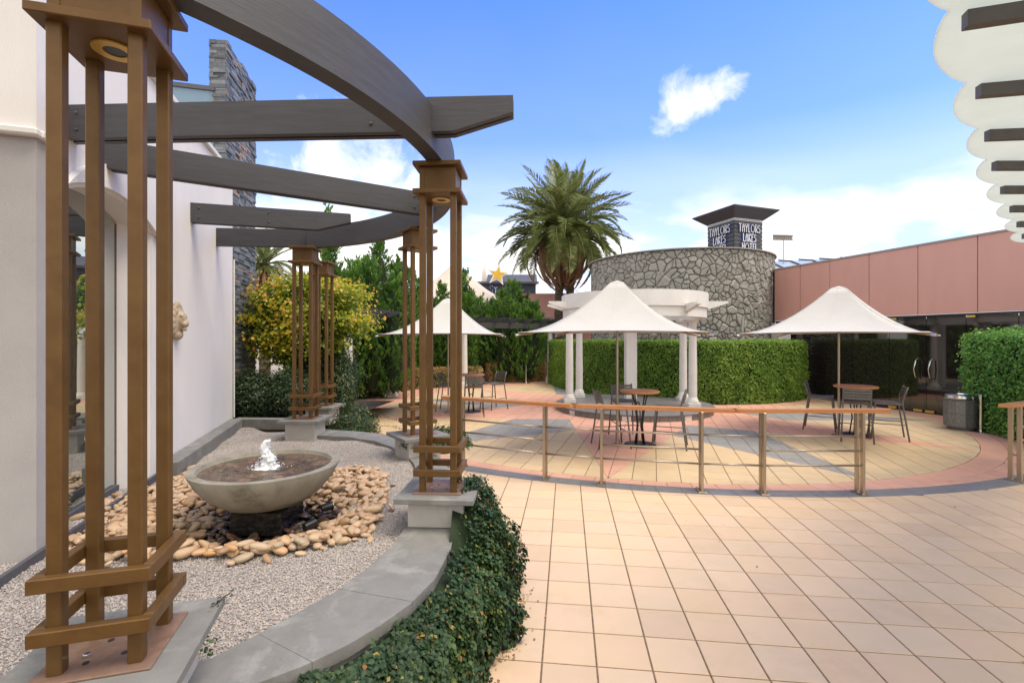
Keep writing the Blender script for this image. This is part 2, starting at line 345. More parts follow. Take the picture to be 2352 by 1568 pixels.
# garden outline (outer edge of the ivy wall), used to cut the paving
OUTER = [(-2.6, .6), (-2.0, 1.3), (-1.55, 1.6), (-1.25, 1.79), (-1.03, 1.95), (-.89, 2.05), (-.75, 2.19), (-.65, 2.33), (-.54, 2.52), (-.45, 2.79), (-.41, 3.19), (-.42, 3.52), (-.45, 4.0), (-.52, 4.5), (-.64, 5.0), (-.82, 5.55), (-1.1, 6.15), (-1.45, 6.65), (-1.86, 6.98), (-2.3, 7.2), (-2.79, 7.36), (-3.3, 7.45)]
INNER = [(-2.9, .9), (-2.3, 1.6), (-1.8, 1.9), (-1.5, 2.0), (-1.32, 2.1), (-1.22, 2.25), (-1.14, 2.38), (-1.07, 2.5), (-.98, 2.65), (-.89, 2.90), (-.81, 3.24), (-.80, 3.52), (-.82, 3.95), (-.88, 4.4), (-.97, 4.9), (-1.10, 5.35), (-1.3, 5.8), (-1.58, 6.2), (-1.89, 6.54), (-2.35, 6.80), (-2.88, 6.92), (-3.3, 7.0)]
def inpoly(x, y, P):
    r = False; j = len(P)-1
    for i in range(len(P)):
        if (P[i][1] > y) != (P[j][1] > y) and x < (P[j][0]-P[i][0])*(y-P[i][1])/(P[j][1]-P[i][1])+P[i][0]: r = not r
        j = i
    return r
GARDEN = OUTER+[(-8, 8), (-8, -3), (-2.6, -3)]
terr = empty('terrace', (0, 0, 0), kind='structure'); it = []
for p in grid(.2125, 3.116, -math.radians(6.57), 24):
    x, y = cen(p)
    if y < -1 or y > 13 or x > 17 or inpoly(x, y, GARDEN): continue
    d = math.hypot(x-BX, y-BY)
    if d < BRO-.3: continue
    if not seen(x, y, 0, 500): continue
    if d < BRO+.3: p = clip_circle(p, BX, BY, BRO+.003, False)
    if len(p) < 3 or area(p) < .002: continue
    it.append((score(p), tile(p), 0, random.random()))
pieces(terr, 'tile', 'tile_field', it, [m_cream])
plaza = empty('plaza', (0, 0, 0), kind='structure'); it = []
mats = [m_sand, m_pink, m_grey, m_band]
pol = lambda r, a: (CX+r*math.cos(a), CY+r*math.sin(a))
A0 = math.radians(-106.6); ha = math.radians(16.2); st = PI/3
vr = RIN*math.sin(ha)/math.sin(ha+PI/6)
regs = [([pol(vr, A0+PI/6+k*st) for k in range(6)], 1)]
def isect(p, a, q, b):
    d = math.cos(a)*math.sin(b)-math.sin(a)*math.cos(b); t = ((q[0]-p[0])*math.sin(b)-(q[1]-p[1])*math.cos(b))/d
    return (p[0]+t*math.cos(a), p[1]+t*math.sin(a))
for k in range(6):
    a = A0+k*st; P = pol(RIN, a); regs.append(([P, pol(vr, a+PI/6), pol(vr, a-PI/6)], 1))
    b = a+PI/6; Gt = pol(RIN, b); P2 = pol(RIN, a+st)
    I1 = isect(P, a+PI-ha, Gt, b+PI+ha); I2 = isect(P2, a+st+PI+ha, Gt, b+PI-ha)
    regs.append(([Gt, I2, pol(vr, b), I1], 2))
    arc = lambda u, w: [pol(RIN+.001, u+(w-u)*i/5) for i in range(6)]
    regs.append((arc(a, b)+[I1], 0)); regs.append((arc(b, a+st)+[I2], 0))
RR_ = []
for r, mi in regs:
    c = cen(r); r = sorted(r, key=lambda p: math.atan2(p[1]-c[1], p[0]-c[0])); RR_.append((r, mi, c, max(math.hypot(p[0]-c[0], p[1]-c[1]) for p in r)))
for p in grid(1.325, 6.56, math.radians(-106.6+90), 26):
    x, y = cen(p); d = math.hypot(x-CX, y-CY)
    if d < RIN+.25:
        if d < 1.7: continue
        for r, mi, c, rad in RR_:
            if math.hypot(x-c[0], y-c[1]) > rad+.3: continue
            q = clip_convex(p, r, .002)
            if len(q) >= 3 and area(q) > .0015: it.append((score(q), tile(q), mi, random.random()))
for p in grid(1.0, 5.9, math.radians(9), 26):
    x, y = cen(p); d = math.hypot(x-CX, y-CY); db = math.hypot(x-BX, y-BY)
    if y > 26 or x < -6.5 or x > 13 or inpoly(x, y, OUTER+[(-8, 8), (-8, -3), (-2.6, -3)]): continue
    if y < 14 and db > BRI+.25: continue
    if d < RR2-.25: continue
    if y > 14 and d > 11: continue
    if d < RR2+.25: p = clip_circle(p, CX, CY, RR2+.003, False)
    if len(p) > 2 and db > BRI-.25 and y < 14: p = clip_circle(p, BX, BY, BRI-.003, True)
    if len(p) < 3 or area(p) < .0015: continue
    it.append((score(p), tile(p), 1, random.random()))
nr = 140
for k in range(nr):
    a, b = 2*PI*k/nr+.0004, 2*PI*(k+1)/nr-.0004
    p = [pol(RIN+.004, a), pol(RR2-.002, a), pol(RR2-.002, b), pol(RIN+.004, b)]
    p = clip_circle(p, BX, BY, BRI-.003, True) if math.hypot(cen(p)[0]-BX, cen(p)[1]-BY) > BRI-.4 and cen(p)[1] < 14 else p
    if len(p) < 3 or area(p) < .001: continue
    it.append((score(p), tile(p), 1, random.random()))
nb = 176
for k in range(nb):
    a, b = 2*PI*k/nb, 2*PI*(k+1)/nb-.0002
    if math.sin(a) > .1: continue
    bp = lambda r, t: (BX+r*math.cos(t), BY+r*math.sin(t)); p = [bp(BRI, a), bp(BRO, a), bp(BRO, b), bp(BRI, b)]
    if inpoly(*cen(p), GARDEN): continue
    it.append((score(p), tile(p), 3, random.random()))
pieces(plaza, 'tile', 'tile_field', it, mats)

# ================================================================== LEFT BUILDING
WP = Vector((-3.2, 3.4, 0)); WA = math.atan2(1, -.315); WM = Matrix.Translation(WP) @ Matrix.Rotation(WA, 4, 'Z')
# local axes: x along the wall away from the camera, -y towards the courtyard
bld = empty('stucco_building', WP, WA, 'cream rendered building with an arched window beside the fountain garden', 'building')
def arch_pts(s0, s1, spring, rise, n=16):
    w = (s1-s0)/2; R = (w*w+rise*rise)/(2*rise); c = spring+rise-R
    return [(s0+w-w*math.cos(PI*0+i/n*PI) if False else s0+(s1-s0)*i/n, c+math.sqrt(max(R*R-(s0+(s1-s0)*i/n-s0-w)**2, 0))) for i in range(n+1)]
def wall_strip(mb, pts, ztop, y0, y1):   # fills from an arch line up to ztop
    for (a, za), (b, zb) in zip(pts[:-1], pts[1:]):
        mb.add([(a, y0, za), (b, y0, zb), (b, y0, ztop), (a, y0, ztop), (a, y1, za), (b, y1, zb)], [(0, 1, 2, 3), (0, 4, 5, 1)])
S0, S1 = -.03, 1.478; SPR = 2.95; A = arch_pts(S0, S1, SPR, .17)
w = MB(); wz = .30
w.box(((-.30+S0)/2, 1.8, (wz+3.21)/2), (S0+.30, 3.6, 3.21-wz))
w.build('pier', m_stucco_shade, bld)
w = MB()
w.box(((S1+4.655)/2, .35, (wz+3.21)/2), (4.655-S1, .7, 3.21-wz))
wall_strip(w, A, 3.209, 0, .34)
w.build('wall', m_stucco, bld)
w = MB(); w.box(((-.30+4.655)/2, 1.8, (3.2095+4.52)/2), (4.955, 3.6, 4.52-3.2095))
w.build('upper_wall', m_stucco, bld)
w = MB(); w.box((2.17, 1.8, 4.555), (5.04, 3.7, .07), bev=.01); w.build('parapet_cap', m_white, bld)
w = MB(); B1 = arch_pts(S0-.12, S1+.42, 2.86, .52, 24); B0 = arch_pts(S0-.12, S1+.06, SPR, .19, 24)
for i in range(24):
    a, b, c, d = B0[i], B0[i+1], B1[i+1], B1[i]
    y = -.045
    w.add([(a[0], y, a[1]), (b[0], y, b[1]), (c[0], y, c[1]), (d[0], y, d[1]), (a[0], .01, a[1]), (b[0], .01, b[1]), (c[0], .01, c[1]), (d[0], .01, d[1])],
          [(0, 1, 2, 3), (3, 2, 6, 7), (0, 4, 5, 1)])
w.build('arch_band', m_stucco, bld, smooth=False)
gm = bpy.data.materials.new('window_glass'); gm.use_nodes = True; nt = gm.node_tree; b = nt.nodes['Principled BSDF']
b.inputs['Base Color'].default_value = (.50, .53, .51, 1); b.inputs['Roughness'].default_value = .01; b.inputs['Metallic'].default_value = .95; b.inputs['Specular IOR Level'].default_value = 1
win = MB(); win.box(((S0+1.30)/2, .235, 1.78), (1.30-S0, .02, 2.72)); wf = win.build('window_pane', gm, bld)
f = MB(); f.box(((S0+1.29)/2, .212, .45), (1.29-S0, .04, .10)); f.build('window_frame', m_charc, bld)
f = MB(); f.prism([(1.295, .245), (S1-.001, .003), (S1-.001, .245)], .3, 3.16); f.build('splayed_reveal', m_stucco, bld)
f = MB(); f.tube([(1.298, .222, .5), (1.298, .222, 3.0)], .006, 6); f.build('sealant_line', m_rust, bld)
f = MB(); f.box((1.95, -.015, .46), (5.6, .03, .10)); f.build('damp_course', m_charc, bld)
f = MB(); f.tube([(4.66, -.02, .6), (4.66, -.02, 3.2)], .012, 8); f.build('corner_bead', m_white, bld)
# interior behind wall end (dark back) and porch void beside the pier
w = MB(); w.box((-.33, 1.77, 3.235), (.06, 3.6, .05), bev=.01); w.box((-.17, -.02, 3.235), (.27, .04, .05), bev=.01); w.build('string_course', m_white, bld)
# glass balustrade on the roof
bal = empty('roof_balustrade', (-8.0, 7.40, 4.9), math.atan2(.75, 2.8), 'frameless glass balustrade with grey top rail on the rendered building', 'balustrade')
gl = bpy.data.materials.new('pale_glass'); gl.use_nodes = True; b = gl.node_tree.nodes['Principled BSDF']
b.inputs['Base Color'].default_value = (.20, .29, .33, 1); b.inputs['Roughness'].default_value = .05; b.inputs['Alpha'].default_value = .75
w = MB(); w.box((1.5, 0, .62), (2.96, .012, 1.22)); w.build('glass_panel', gl, bal)
w = MB(); w.box((1.5, 0, 1.27), (3.0, .07, .07)); w.build('top_rail', m_charc, bal)
# kerb along the wall and across the planter
kb = MB(); P = [WM @ Vector((1.62, -.10, 0)), WM @ Vector((4.5, -.10, 0))]
kb.bar((P[0].x, P[0].y, .52), (P[1].x, P[1].y, .52), .18, .17, .006); tag(kb.build('garden_kerb', m_cope), kind='structure')
kb = MB(); kb.bar((P[1].x-.05, P[1].y+.06, .515), (-3.35, 7.72, .515), .16, .17, .006); tag(kb.build('planter_kerb', m_cope), kind='structure')

# lion head mask on the wall
lh = empty('lion_head', WM @ Vector((2.12, 0, 2.08)), WA, 'sandstone lion head mask with open mouth on the rendered wall', 'wall sculpture')
m_sandst = mat('sandstone', (.43, .34, .235), (.36, .28, .19), rough=.85, bump=.4, bscale=70, bdist=.006)
def ico_add(mb, c, r, n=10):
    vs = []; fs = []; m = n*2
    for i in range(n+1):
        t = PI*i/n
        for k in range(m): q = 2*PI*k/m; vs.append((c[0]+r[0]*math.sin(t)*math.cos(q), c[1]+r[1]*math.sin(t)*math.sin(q), c[2]+r[2]*math.cos(t)))
    for i in range(n):
        for k in range(m): fs.append((i*m+k, (i+1)*m+k, (i+1)*m+(k+1) % m, i*m+(k+1) % m))
    mb.add(vs, fs)
w = MB()
for c, r in [((0, -.03, .02), (.13, .07, .17)), ((0, -.085, .03), (.085, .075, .10)), ((0, -.145, -.01), (.05, .045, .035)), ((0, -.125, -.075), (.045, .04, .022)),
             ((.05, -.13, .05), (.022, .02, .018)), ((-.05, -.13, .05), (.022, .02, .018)), ((0, -.165, .012), (.022, .02, .018)), ((.035, -.145, -.02), (.03, .03, .03)), ((-.035, -.145, -.02), (.03, .03, .03)),
             ((0, -.06, -.14), (.07, .05, .05)), ((.09, -.05, .12), (.035, .03, .04)), ((-.09, -.05, .12), (.035, .03, .04)), ((.05, -.115, .075), (.035, .03, .018)), ((-.05, -.115, .075), (.035, .03, .018))]:
    ico_add(w, c, r, 8)
for k in range(18):
    a = 2*PI*k/18; ico_add(w, (.135*math.cos(a), -.035, .02+.175*math.sin(a)), (.034, .035, .05), 5)
ho = w.build('mask', m_sandst, lh, smooth=True); ho.scale = (1, .72, 1); rm = ho.modifiers.new('r', 'REMESH'); rm.mode = 'VOXEL'; rm.voxel_size = .008; rm.use_smooth_shade = True

# slate clad tower
TN = Vector((-4.93, 8.2, 0)); TD = Vector((-.30, 1.5, 0)); TL = TD.length
tow = empty('slate_tower', TN, 0, 'tall narrow tower clad in dark stacked slate behind the rendered wall', 'tower')
side = TD.normalized(); endd = Vector((-.27, -.015, 0)); TH = 7.0
nS = Vector((side.y, -side.x, 0)); nE = Vector((0, -1, 0))
core = MB(off=TN); q = [TN, TN+TD, TN+TD+endd, TN+endd]
core.prism([(p.x+(.03 if i in (2, 3) else -.03), p.y+(.02 if i in (0, 3) else -.02)) for i, p in enumerate(q)], .2, TH-.03); core.build('core', m_grate, tow)
it = []
def slate(o, d, n_, a, b, z0, z1, pr):
    def fn(mb):
        A_ = o+d*a+n_*pr; B_ = o+d*b+n_*pr; C_ = o+d*b-n_*.03; D_ = o+d*a-n_*.03
        mb.add([Vector((p.x, p.y, z))-TN for z in (z0, z1) for p in (A_, B_, C_, D_)], [(0, 1, 5, 4), (4, 5, 6, 7), (3, 2, 1, 0), (0, 4, 7, 3), (1, 2, 6, 5)])
    return fn
z = .3
while z < TH:
    h = random.choice((.035, .045, .055, .07)); s = -random.random()*.1
    while s < TL:
        L = random.uniform(.12, .38); a, b_ = max(s, 0), min(s+L, TL)
        if b_-a > .02:
            sc_ = (b_-a)*h if seen(TN.x, TN.y, z) else 0
            it.append((sc_, slate(TN, side, nS, a, b_-.003, z, z+h-.004, random.uniform(.0, .035)), 0, random.random()))
        s += L
    s = 0
    while s < .27:
        L = random.uniform(.10, .27); a, b_ = s, min(s+L, .27)
        it.append(((b_-a)*h, slate(TN, endd.normalized(), nE, a, b_-.003, z, z+h-.004, random.uniform(0, .03)), 0, random.random()*.85)); s += L
    z += h
pieces(tow, 'slate_stone', 'slate_courses', it, [m_slate])

# ================================================================== GARDEN BED
bed = MB(); bedpoly = INNER+[(-4.6, 8.0), (-4.9, 7.6), (-3.9, 4.9), (-3.9, 3.2), (-4.4, .9)]
GZ = .445
def gravel_z(x, y):
    return GZ+.012*math.sin(x*3.1+y*2)+.01*math.sin(x*7-y*5)
# gravel surface: a grid sheet, dished under the bowl
PCX, PCY = -2.02, 3.93
gx = []; idx = {}; vs = []; fs = []
st_ = .06
def hollow(x, y):
    d = math.hypot((x-PCX)/1.0, (y-PCY)/.95)
    return -.12*max(0, min(1, (0.80-d)/.34))
for i in range(int(4.4/st_)+1):
    for j in range(int(8.4/st_)+1):
        x, y = -4.9+i*st_, .2+j*st_; idx[i, j] = len(vs); vs.append((x, y, gravel_z(x, y)+hollow(x, y)-.006))
for i in range(int(4.4/st_)):
    for j in range(int(8.4/st_)):
        x, y = -4.9+i*st_, .2+j*st_
        if inpoly(x, y, OUTER[:]+[(-8, 8), (-8, -3), (-2.6, -3)]) and inpoly(x+st_, y+st_, GARDEN) and inpoly(x+st_, y, GARDEN): fs.append((idx[i, j], idx[i+1, j], idx[i+1, j+1], idx[i, j+1]))
m_gravel = mat('fine_gravel', (.42, .37, .335), (.29, .26, .235), rough=.95, scale=85, bump=1.0, bscale=120, bdist=.012, ramp_lo=.42, ramp_hi=.58)
mb = MB(); mb.add(vs, fs); tag(mb.build('gravel_bed', m_gravel, smooth=True), kind='structure')
m_chip = mat('gravel_chip', (.44, .395, .36), (.39, .35, .32), rough=.9, scale=20, tintcols=[(0, (.45, .45, .48)), (.25, (.75, .75, .77)), (.6, (1, 1, 1)), (.9, (1.2, 1.17, 1.14)), (1, (1.1, .92, .78))])
def in_poly_np(X, Y, P):
    r = np.zeros(len(X), bool); j = len(P)-1
    for i in range(len(P)):
        yi, yj = P[i][1], P[j][1]; c = ((yi > Y) != (yj > Y))
        with np.errstate(divide='ignore', invalid='ignore'): xx = (P[j][0]-P[i][0])*(Y-yi)/((yj-yi) or 1e-9)+P[i][0]
        r ^= c & (X < xx); j = i
    return r
n = 360000; X = rng.uniform(-4.9, -.7, n); Y = .8+7.3*rng.uniform(0, 1, n)**1.25
k = in_poly_np(X, Y, bedpoly) & (np.abs(X/Y) < 1.12) & (np.hypot((X-PCX), (Y-PCY)/.95) > .66)
wl = (X-WP.x)*.9538+(Y-WP.y)*.3005; k &= (wl > -.3)
X, Y = X[k][:190000], Y[k][:190000]; n = len(X)
Z = GZ+.012*np.sin(X*3.1+Y*2)+.01*np.sin(X*7-Y*5)+rng.uniform(-.002, .004, n)
S = rng.uniform(.0038, .0073, n); R = rng.normal(0, 1, (n, 4, 3)); R /= np.linalg.norm(R, axis=2)[:, :, None]
base4 = np.array([[1, 0, -.5], [-.5, .87, -.5], [-.5, -.87, -.5], [0, 0, .8]])[None]
ang = rng.uniform(0, 6.28, n); ca, sa = np.cos(ang), np.sin(ang)
b4 = np.repeat(base4, n, 0)+R*.45; rx = b4[:, :, 0]*ca[:, None]-b4[:, :, 1]*sa[:, None]; ry = b4[:, :, 0]*sa[:, None]+b4[:, :, 1]*ca[:, None]
V = np.stack([X[:, None]+rx*S[:, None], Y[:, None]+ry*S[:, None], Z[:, None]+b4[:, :, 2]*S[:, None]*.8], 2).reshape(-1, 3)
F = (np.arange(n)[:, None]*4+np.array([0, 1, 3, 1, 2, 3, 2, 0, 3])).reshape(-1)
me = bpy.data.meshes.new('gravel'); me.vertices.add(4*n); me.vertices.foreach_set('co', V.ravel().astype(np.float32)); me.loops.add(9*n)
me.loops.foreach_set('vertex_index', F.astype(np.int32)); me.polygons.add(3*n); me.polygons.foreach_set('loop_start', np.arange(0, 9*n, 3, dtype=np.int32))
me.materials.append(m_chip); me.update(calc_edges=True)
a = me.attributes.new('tint', 'FLOAT', 'FACE'); a.data.foreach_set('value', np.repeat(rng.uniform(0, 1, n), 3).astype(np.float32))
tag(link('gravel', me), 'pale grey crushed gravel spread around the fountain', 'gravel', kind='stuff')

# coping slabs on the curved garden wall
wallt = empty('garden_wall', (-.6, 3.2, 0), 0, 'low curved garden wall capped with bluestone coping, ivy on its outer side', 'wall')
wo_ = wallt.location
def lerp2(P, t):
    i = min(int(t), len(P)-2); f = t-i; return (P[i][0]+(P[i+1][0]-P[i][0])*f, P[i][1]+(P[i+1][1]-P[i][1])*f)
cuts = [0, 2.2, 5.15, 8.1, 11.0, 13.3, 15.6, 17.6, 19.6, 21]
for a, b_ in zip(cuts[:-1], cuts[1:]):
    ts = [a+.006]+[i for i in range(int(a)+1, int(math.ceil(b_))) if a+.05 < i < b_-.05]+[b_-.006 if b_ < 21 else b_]
    o_ = [lerp2(OUTER, t) for t in ts]; n_ = [lerp2(INNER, t) for t in ts]; mb = MB(off=wo_)
    for z0, z1 in ((.435, .495),):
        L = len(ts); vs = [(x, y, z) for z in (z0, z1) for x, y in o_+n_]; fs = []
        for i in range(L-1):
            fs += [(2*L+i, 2*L+i+1, 3*L+i+1, 3*L+i), (i, L+i, L+i+1, i+1), (i, i+1, 2*L+i+1, 2*L+i), (L+i, 3*L+i, 3*L+i+1, L+i+1)]
        fs += [(0, 2*L, 3*L, L), (L-1, 2*L-1, 4*L-1, 3*L-1)]
    mb.add(vs, [f_[::-1] for f_ in fs]); mb.build('coping_slab', m_cope, wallt)
mb = MB(off=wo_)
for P_, sgn in ((OUTER, .03), (INNER, -.03)):
    for (x0, y0), (x1, y1) in zip(P_[:-1], P_[1:]):
        d = Vector((x1-x0, y1-y0, 0)).normalized(); nn = Vector((-d.y, d.x, 0))*sgn
        mb.add([(x0+nn.x, y0+nn.y, 0), (x1+nn.x, y1+nn.y, 0), (x1+nn.x, y1+nn.y, .435), (x0+nn.x, y0+nn.y, .435)], [(0, 1, 2, 3)])
mb.build('wall_body', m_block, wallt)

# ------------------------------------------------ bronze lantern columns
PZ = .7325; HC = 2.5; WC = .355
def lantern_column(loc, rz, label):
    root = empty('lantern_column', (loc[0], loc[1], PZ), rz, label, 'column', 'bronze lantern columns around the fountain garden')
    mb = MB(); mb.box((0, 0, .004), (WC+.01, WC+.01, .008), bev=.002); mb.build('base_plate', m_rust, root)
    for sx in (-1, 1):
        for sy in (-1, 1):
            mb = MB(); mb.box((sx*.118, sy*.118, (HC-.24)/2+.006), (.046, .046, HC-.24), bev=.004); mb.build('post', m_bronze, root)
    for z in (.155, .335):
        mb = MB(); h = WC/2-.018
        for p, q in (((-h-.018, -h), (h+.018, -h)), ((-h-.018, h), (h+.018, h)), ((-h, -h+.019), (-h, h-.019)), ((h, -h+.019), (h, h-.019))):
            mb.bar((*p, z), (*q, z), .036, .05, .003)
        mb.build('ring_bar', m_bronze, root)
    mb = MB(); mb.box((0, 0, HC-.225), (WC+.01, WC+.01, .035), bev=.004); mb.build('lower_slab', m_bronze, root)
    mb = MB(); mb.box((0, 0, HC-.12), (.27, .27, .174), bev=.004)
    for sx in (-1, 1):
        for sy in (-1, 1): mb.box((sx*.12, sy*.12, HC-.12), (.036, .036, .172))
    mb.build('lamp_box', m_bronze, root)
    mb = MB(); mb.box((0, 0, HC-.0165), (WC+.01, WC+.01, .033), bev=.004); mb.build('top_slab', m_bronze, root)
    mb = MB(); mb.lathe([(.038, -.002), (.072, -.002), (.072, -.008), (.038, -.008), (.038, -.002)], 28, (0, 0, HC-.242)); mb.build('downlight_ring', m_brass, root, smooth='auto')
    mb = MB(); mb.lathe([(.001, 0), (.037, 0), (.037, -.004), (.001, -.004)], 24, (0, 0, HC-.243)); mb.build('downlight_lens', m_black, root)
    mb = MB()
    for p in ((-.05, -.09), (.055, -.06), (.06, .05), (-.03, .04)): mb.lathe([(.001, 0), (.011, 0), (.011, .001), (.001, .001)], 12, (*p, .0085))
    mb.build('bolt_hole', m_black, root)
    mb = MB(); mb.lathe([(.014, 0), (.014, .010), (.010, .012), (.0, .012)], 6, (-.095+.03, -.05, .009)); mb.build('bolt', m_chrome, root)
    return root
def plinth(loc, rz, bottom, label, cap=.585, blk=.42):
    root = empty('plinth', (loc[0], loc[1], bottom), rz, label, 'plinth', 'plinths under the bronze columns')
    mb = MB(); mb.box((0, 0, (PZ-.04-bottom)/2), (blk, blk, PZ-.04-bottom), bev=.004); mb.build('block', m_block, root)
    mb = MB(); mb.box((0, 0, PZ-.0205-bottom), (cap, cap, .039), bev=.003); mb.build('capstone', m_cope, root)
cols = [((-1.5016, 1.803), 16.5, .42, 'nearest tall bronze column of four square posts, cut by the top of the photo', 'plinth with rust stained capstone under the nearest bronze column'),
        ((-.555, 3.74), -3.3, .497, 'bronze four-post column standing where the ivy mound meets the steel railing', 'plinth beside the ivy mound, under the second bronze column'),
        ((-1.165, 5.885), 36, .42, 'bronze four-post column seen cornerwise behind the second column', 'vine draped plinth standing cornerwise to the camera'),
        ((-3.04, 7.02), 2, .42, 'bronze four-post column in front of the yellow maple tree', 'plinth at the far end of the gravel garden by the maple'),
        ((-3.32, 8.35), -2, .42, 'farthest bronze column, just behind the one at the maple', 'farthest plinth, mostly hidden behind the maple-side plinth')]
for (l, r, b_, lab, lab2) in cols:
    lantern_column(l, math.radians(r), lab); plinth(l, math.radians(r), b_, lab2)

# ------------------------------------------------ curved beam and rafters
TOPZ = PZ+HC; BC = (-3.74, 3.96); BR = 3.19
a0 = math.atan2(1.2-3.96, -2.0+3.74)-.55; a1 = math.atan2(7.05-3.96, -3.0+3.74)
pg = empty('garden_pergola', (-.6, 3.8, TOPZ), 0, 'dark grey timber pergola with a curved ring beam over the fountain garden', 'pergola')
po = pg.location
mb = MB(off=po); n = 72; vs = []; fs = []
for i in range(n+1):
    a = a0+(a1-a0)*i/n
    for r, z in ((BR-.07, TOPZ), (BR+.05, TOPZ), (BR+.05, TOPZ+.30), (BR-.07, TOPZ+.30)): vs.append((BC[0]+r*math.cos(a), BC[1]+r*math.sin(a), z+.001))
for i in range(n):
    for k in range(4): fs.append((i*4+k, i*4+(k+1) % 4, (i+1)*4+(k+1) % 4, (i+1)*4+k)[::-1])
fs += [(0, 1, 2, 3), tuple(n*4+k for k in (3, 2, 1, 0))]
mb.add(vs, fs); mb.build('ring_beam', m_beam, pg, smooth='auto')
mb = MB(off=po); mb.bar((-3.03, 7.10, TOPZ+.15), (-4.45, 6.98, TOPZ+.15), .09, .26, .004); mb.build('straight_beam', m_beam, pg)
def rafter(p, q, z0, z1, cut=True, hook=False):
    p, q = Vector((*p, 0)), Vector((*q, 0)); d = q-p; L = d.length; M = Matrix.Translation(p) @ Matrix.Rotation(math.atan2(d.y, d.x), 4, 'Z')
    pr = [(0, z0), (L-.42 if cut else L, z0), (L, z0+(z1-z0)*.52 if cut else z0), (L, z1), (0, z1)]
    mb = MB(off=po)
    for y0, y1, dz in ((-.06, -.012, 0), (.014, .06, -.0)):
        vs = [(x, y, z) for y in (y0, y1) for x, z in pr]; k = 5
        fs = [(0, 1, 2, 3, 4), (9, 8, 7, 6, 5)]+[(i, i+5, (i+1) % 5+5, (i+1) % 5) for i in range(5)]
        mb.add(vs, fs, M)
    mb.box((L/2-.1, .001, (z0+z1)/2+.015), (L-.5, .026, (z1-z0)-.05), M)
    r = mb.build('rafter', m_beam, pg)
    bm_ = MB(off=po)
    for x in (.14, L-1.0 if cut else L-.15):
        for z in (z0+.06, z1-.06): bm_.lathe([(.013, 0), (.013, .006), (.006, .011), (0, .011)], 8, (0, 0, 0), M @ Matrix.Translation((x, -.06, z)) @ Matrix.Rotation(PI/2, 4, 'X'))
    bm_.build('bolt', m_beam, r)
    if hook:
        hk = MB(off=po); pts = [M @ Vector((L-.62, 0, z0)), M @ Vector((L-.62, 0, z0-.02))]+[M @ Vector((L-.62+.018*math.sin(t), 0, z0-.035-.018*math.cos(t)*1)) for t in (-2.6, -1.6, -.6, .4, 1.4)]
        hk.tube(pts, .003, 6); hk.build('hook', m_charc, r)
rafter((-3.28, 3.50), (.01, 3.36), 3.345, 3.585, True, True)
rafter((-3.5, 3.83), (-.98, 5.40), 3.29, 3.53, False)
rafter((-4.05, 5.95), (-2.2, 6.50), 3.345, 3.585)

# ------------------------------------------------ fountain
ft = empty('fountain', (PCX, PCY, .36), 0, 'round concrete bowl fountain with a bubbling jet on a black base', 'fountain')
fo = Vector(ft.location); RB = .545; RZ = .865
mb = MB(off=fo); prof = [(.12, .535), (.20, .54), (.32, .575), (.43, .655), (.515, .76), (.565, .86), (.565, RZ), (.500, RZ), (.495, .85), (.45, .78), (.35, .70), (0, .68)]
mb.lathe([(r, z) for r, z in prof], 56, (PCX, PCY, 0)); mb.build('bowl', m_bowl, ft, smooth='auto')
mw = bpy.data.materials.new('fountain_water'); mw.use_nodes = True; nt = mw.node_tree; b = nt.nodes['Principled BSDF']
tcc = N(nt, 'ShaderNodeTexCoord'); c = ramp(nt, noise(nt, tcc.outputs['Object'], 9, 6, .65, .8), [(.35, (.055, .035, .012)), (.55, (.14, .085, .035)), (.68, (.30, .17, .10)), (.78, (.45, .36, .28))])
nt.links.new(c, b.inputs['Base Color']); b.inputs['Roughness'].default_value = .06; b.inputs['Specular IOR Level'].default_value = .8
bp_ = N(nt, 'ShaderNodeBump'); bp_.inputs['Strength'].default_value = .9; bp_.inputs['Distance'].default_value = .02; nt.links.new(noise(nt, tcc.outputs['Object'], 22, 4, .6, 1.2), bp_.inputs['Height']); nt.links.new(bp_.outputs[0], b.inputs['Normal'])
mb = MB(off=fo); vs = [(PCX, PCY, .838)]; fs = []; nrg, na = 26, 64
for i in range(1, nrg+1):
    r = .494*i/nrg
    for k in range(na):
        a = 2*PI*k/na; zz_ = .838+.007*math.exp(-r*3)*math.sin(r*62+math.sin(a*3))+random.uniform(-.0014, .0014)*(1.4-r); vs.append((PCX+r*math.cos(a), PCY+r*math.sin(a), zz_))
for k in range(na): fs.append((0, 1+k, 1+(k+1) % na))
for i in range(nrg-1):
    for k in range(na): fs.append((1+i*na+k, 1+(i+1)*na+k, 1+(i+1)*na+(k+1) % na, 1+i*na+(k+1) % na))
mb.add(vs, fs); mb.build('water', mw, ft, smooth=True)
mj = mat('white_water', (.95, .96, .97), (.90, .92, .95), rough=.8, scale=40, bump=.3, bscale=90, spec=.2)
mb = MB(off=fo); vs = []; fs = []; nl = 26; na = 22; rj = random.Random(3)
for i in range(nl+1):
    t = i/nl; r0 = .030*(1-t)**.6+.018+(.05*math.exp(-t*22)) - (.03 if t > .97 else 0)
    for k in range(na):
        a = 2*PI*k/na; r = r0*(1+.16*math.sin(a*3+t*17)+.38*rj.uniform(-1, 1)); vs.append((PCX+.02*math.sin(t*7)+r*math.cos(a), PCY+r*math.sin(a),   .835+t*.235+rj.uniform(-.006, .006)))
for i in range(nl):
    for k in range(na): fs.append((i*na+k, i*na+(k+1) % na, (i+1)*na+(k+1) % na, (i+1)*na+k))
fs.append(tuple(nl*na+k for k in range(na))); mb.add(vs, fs)
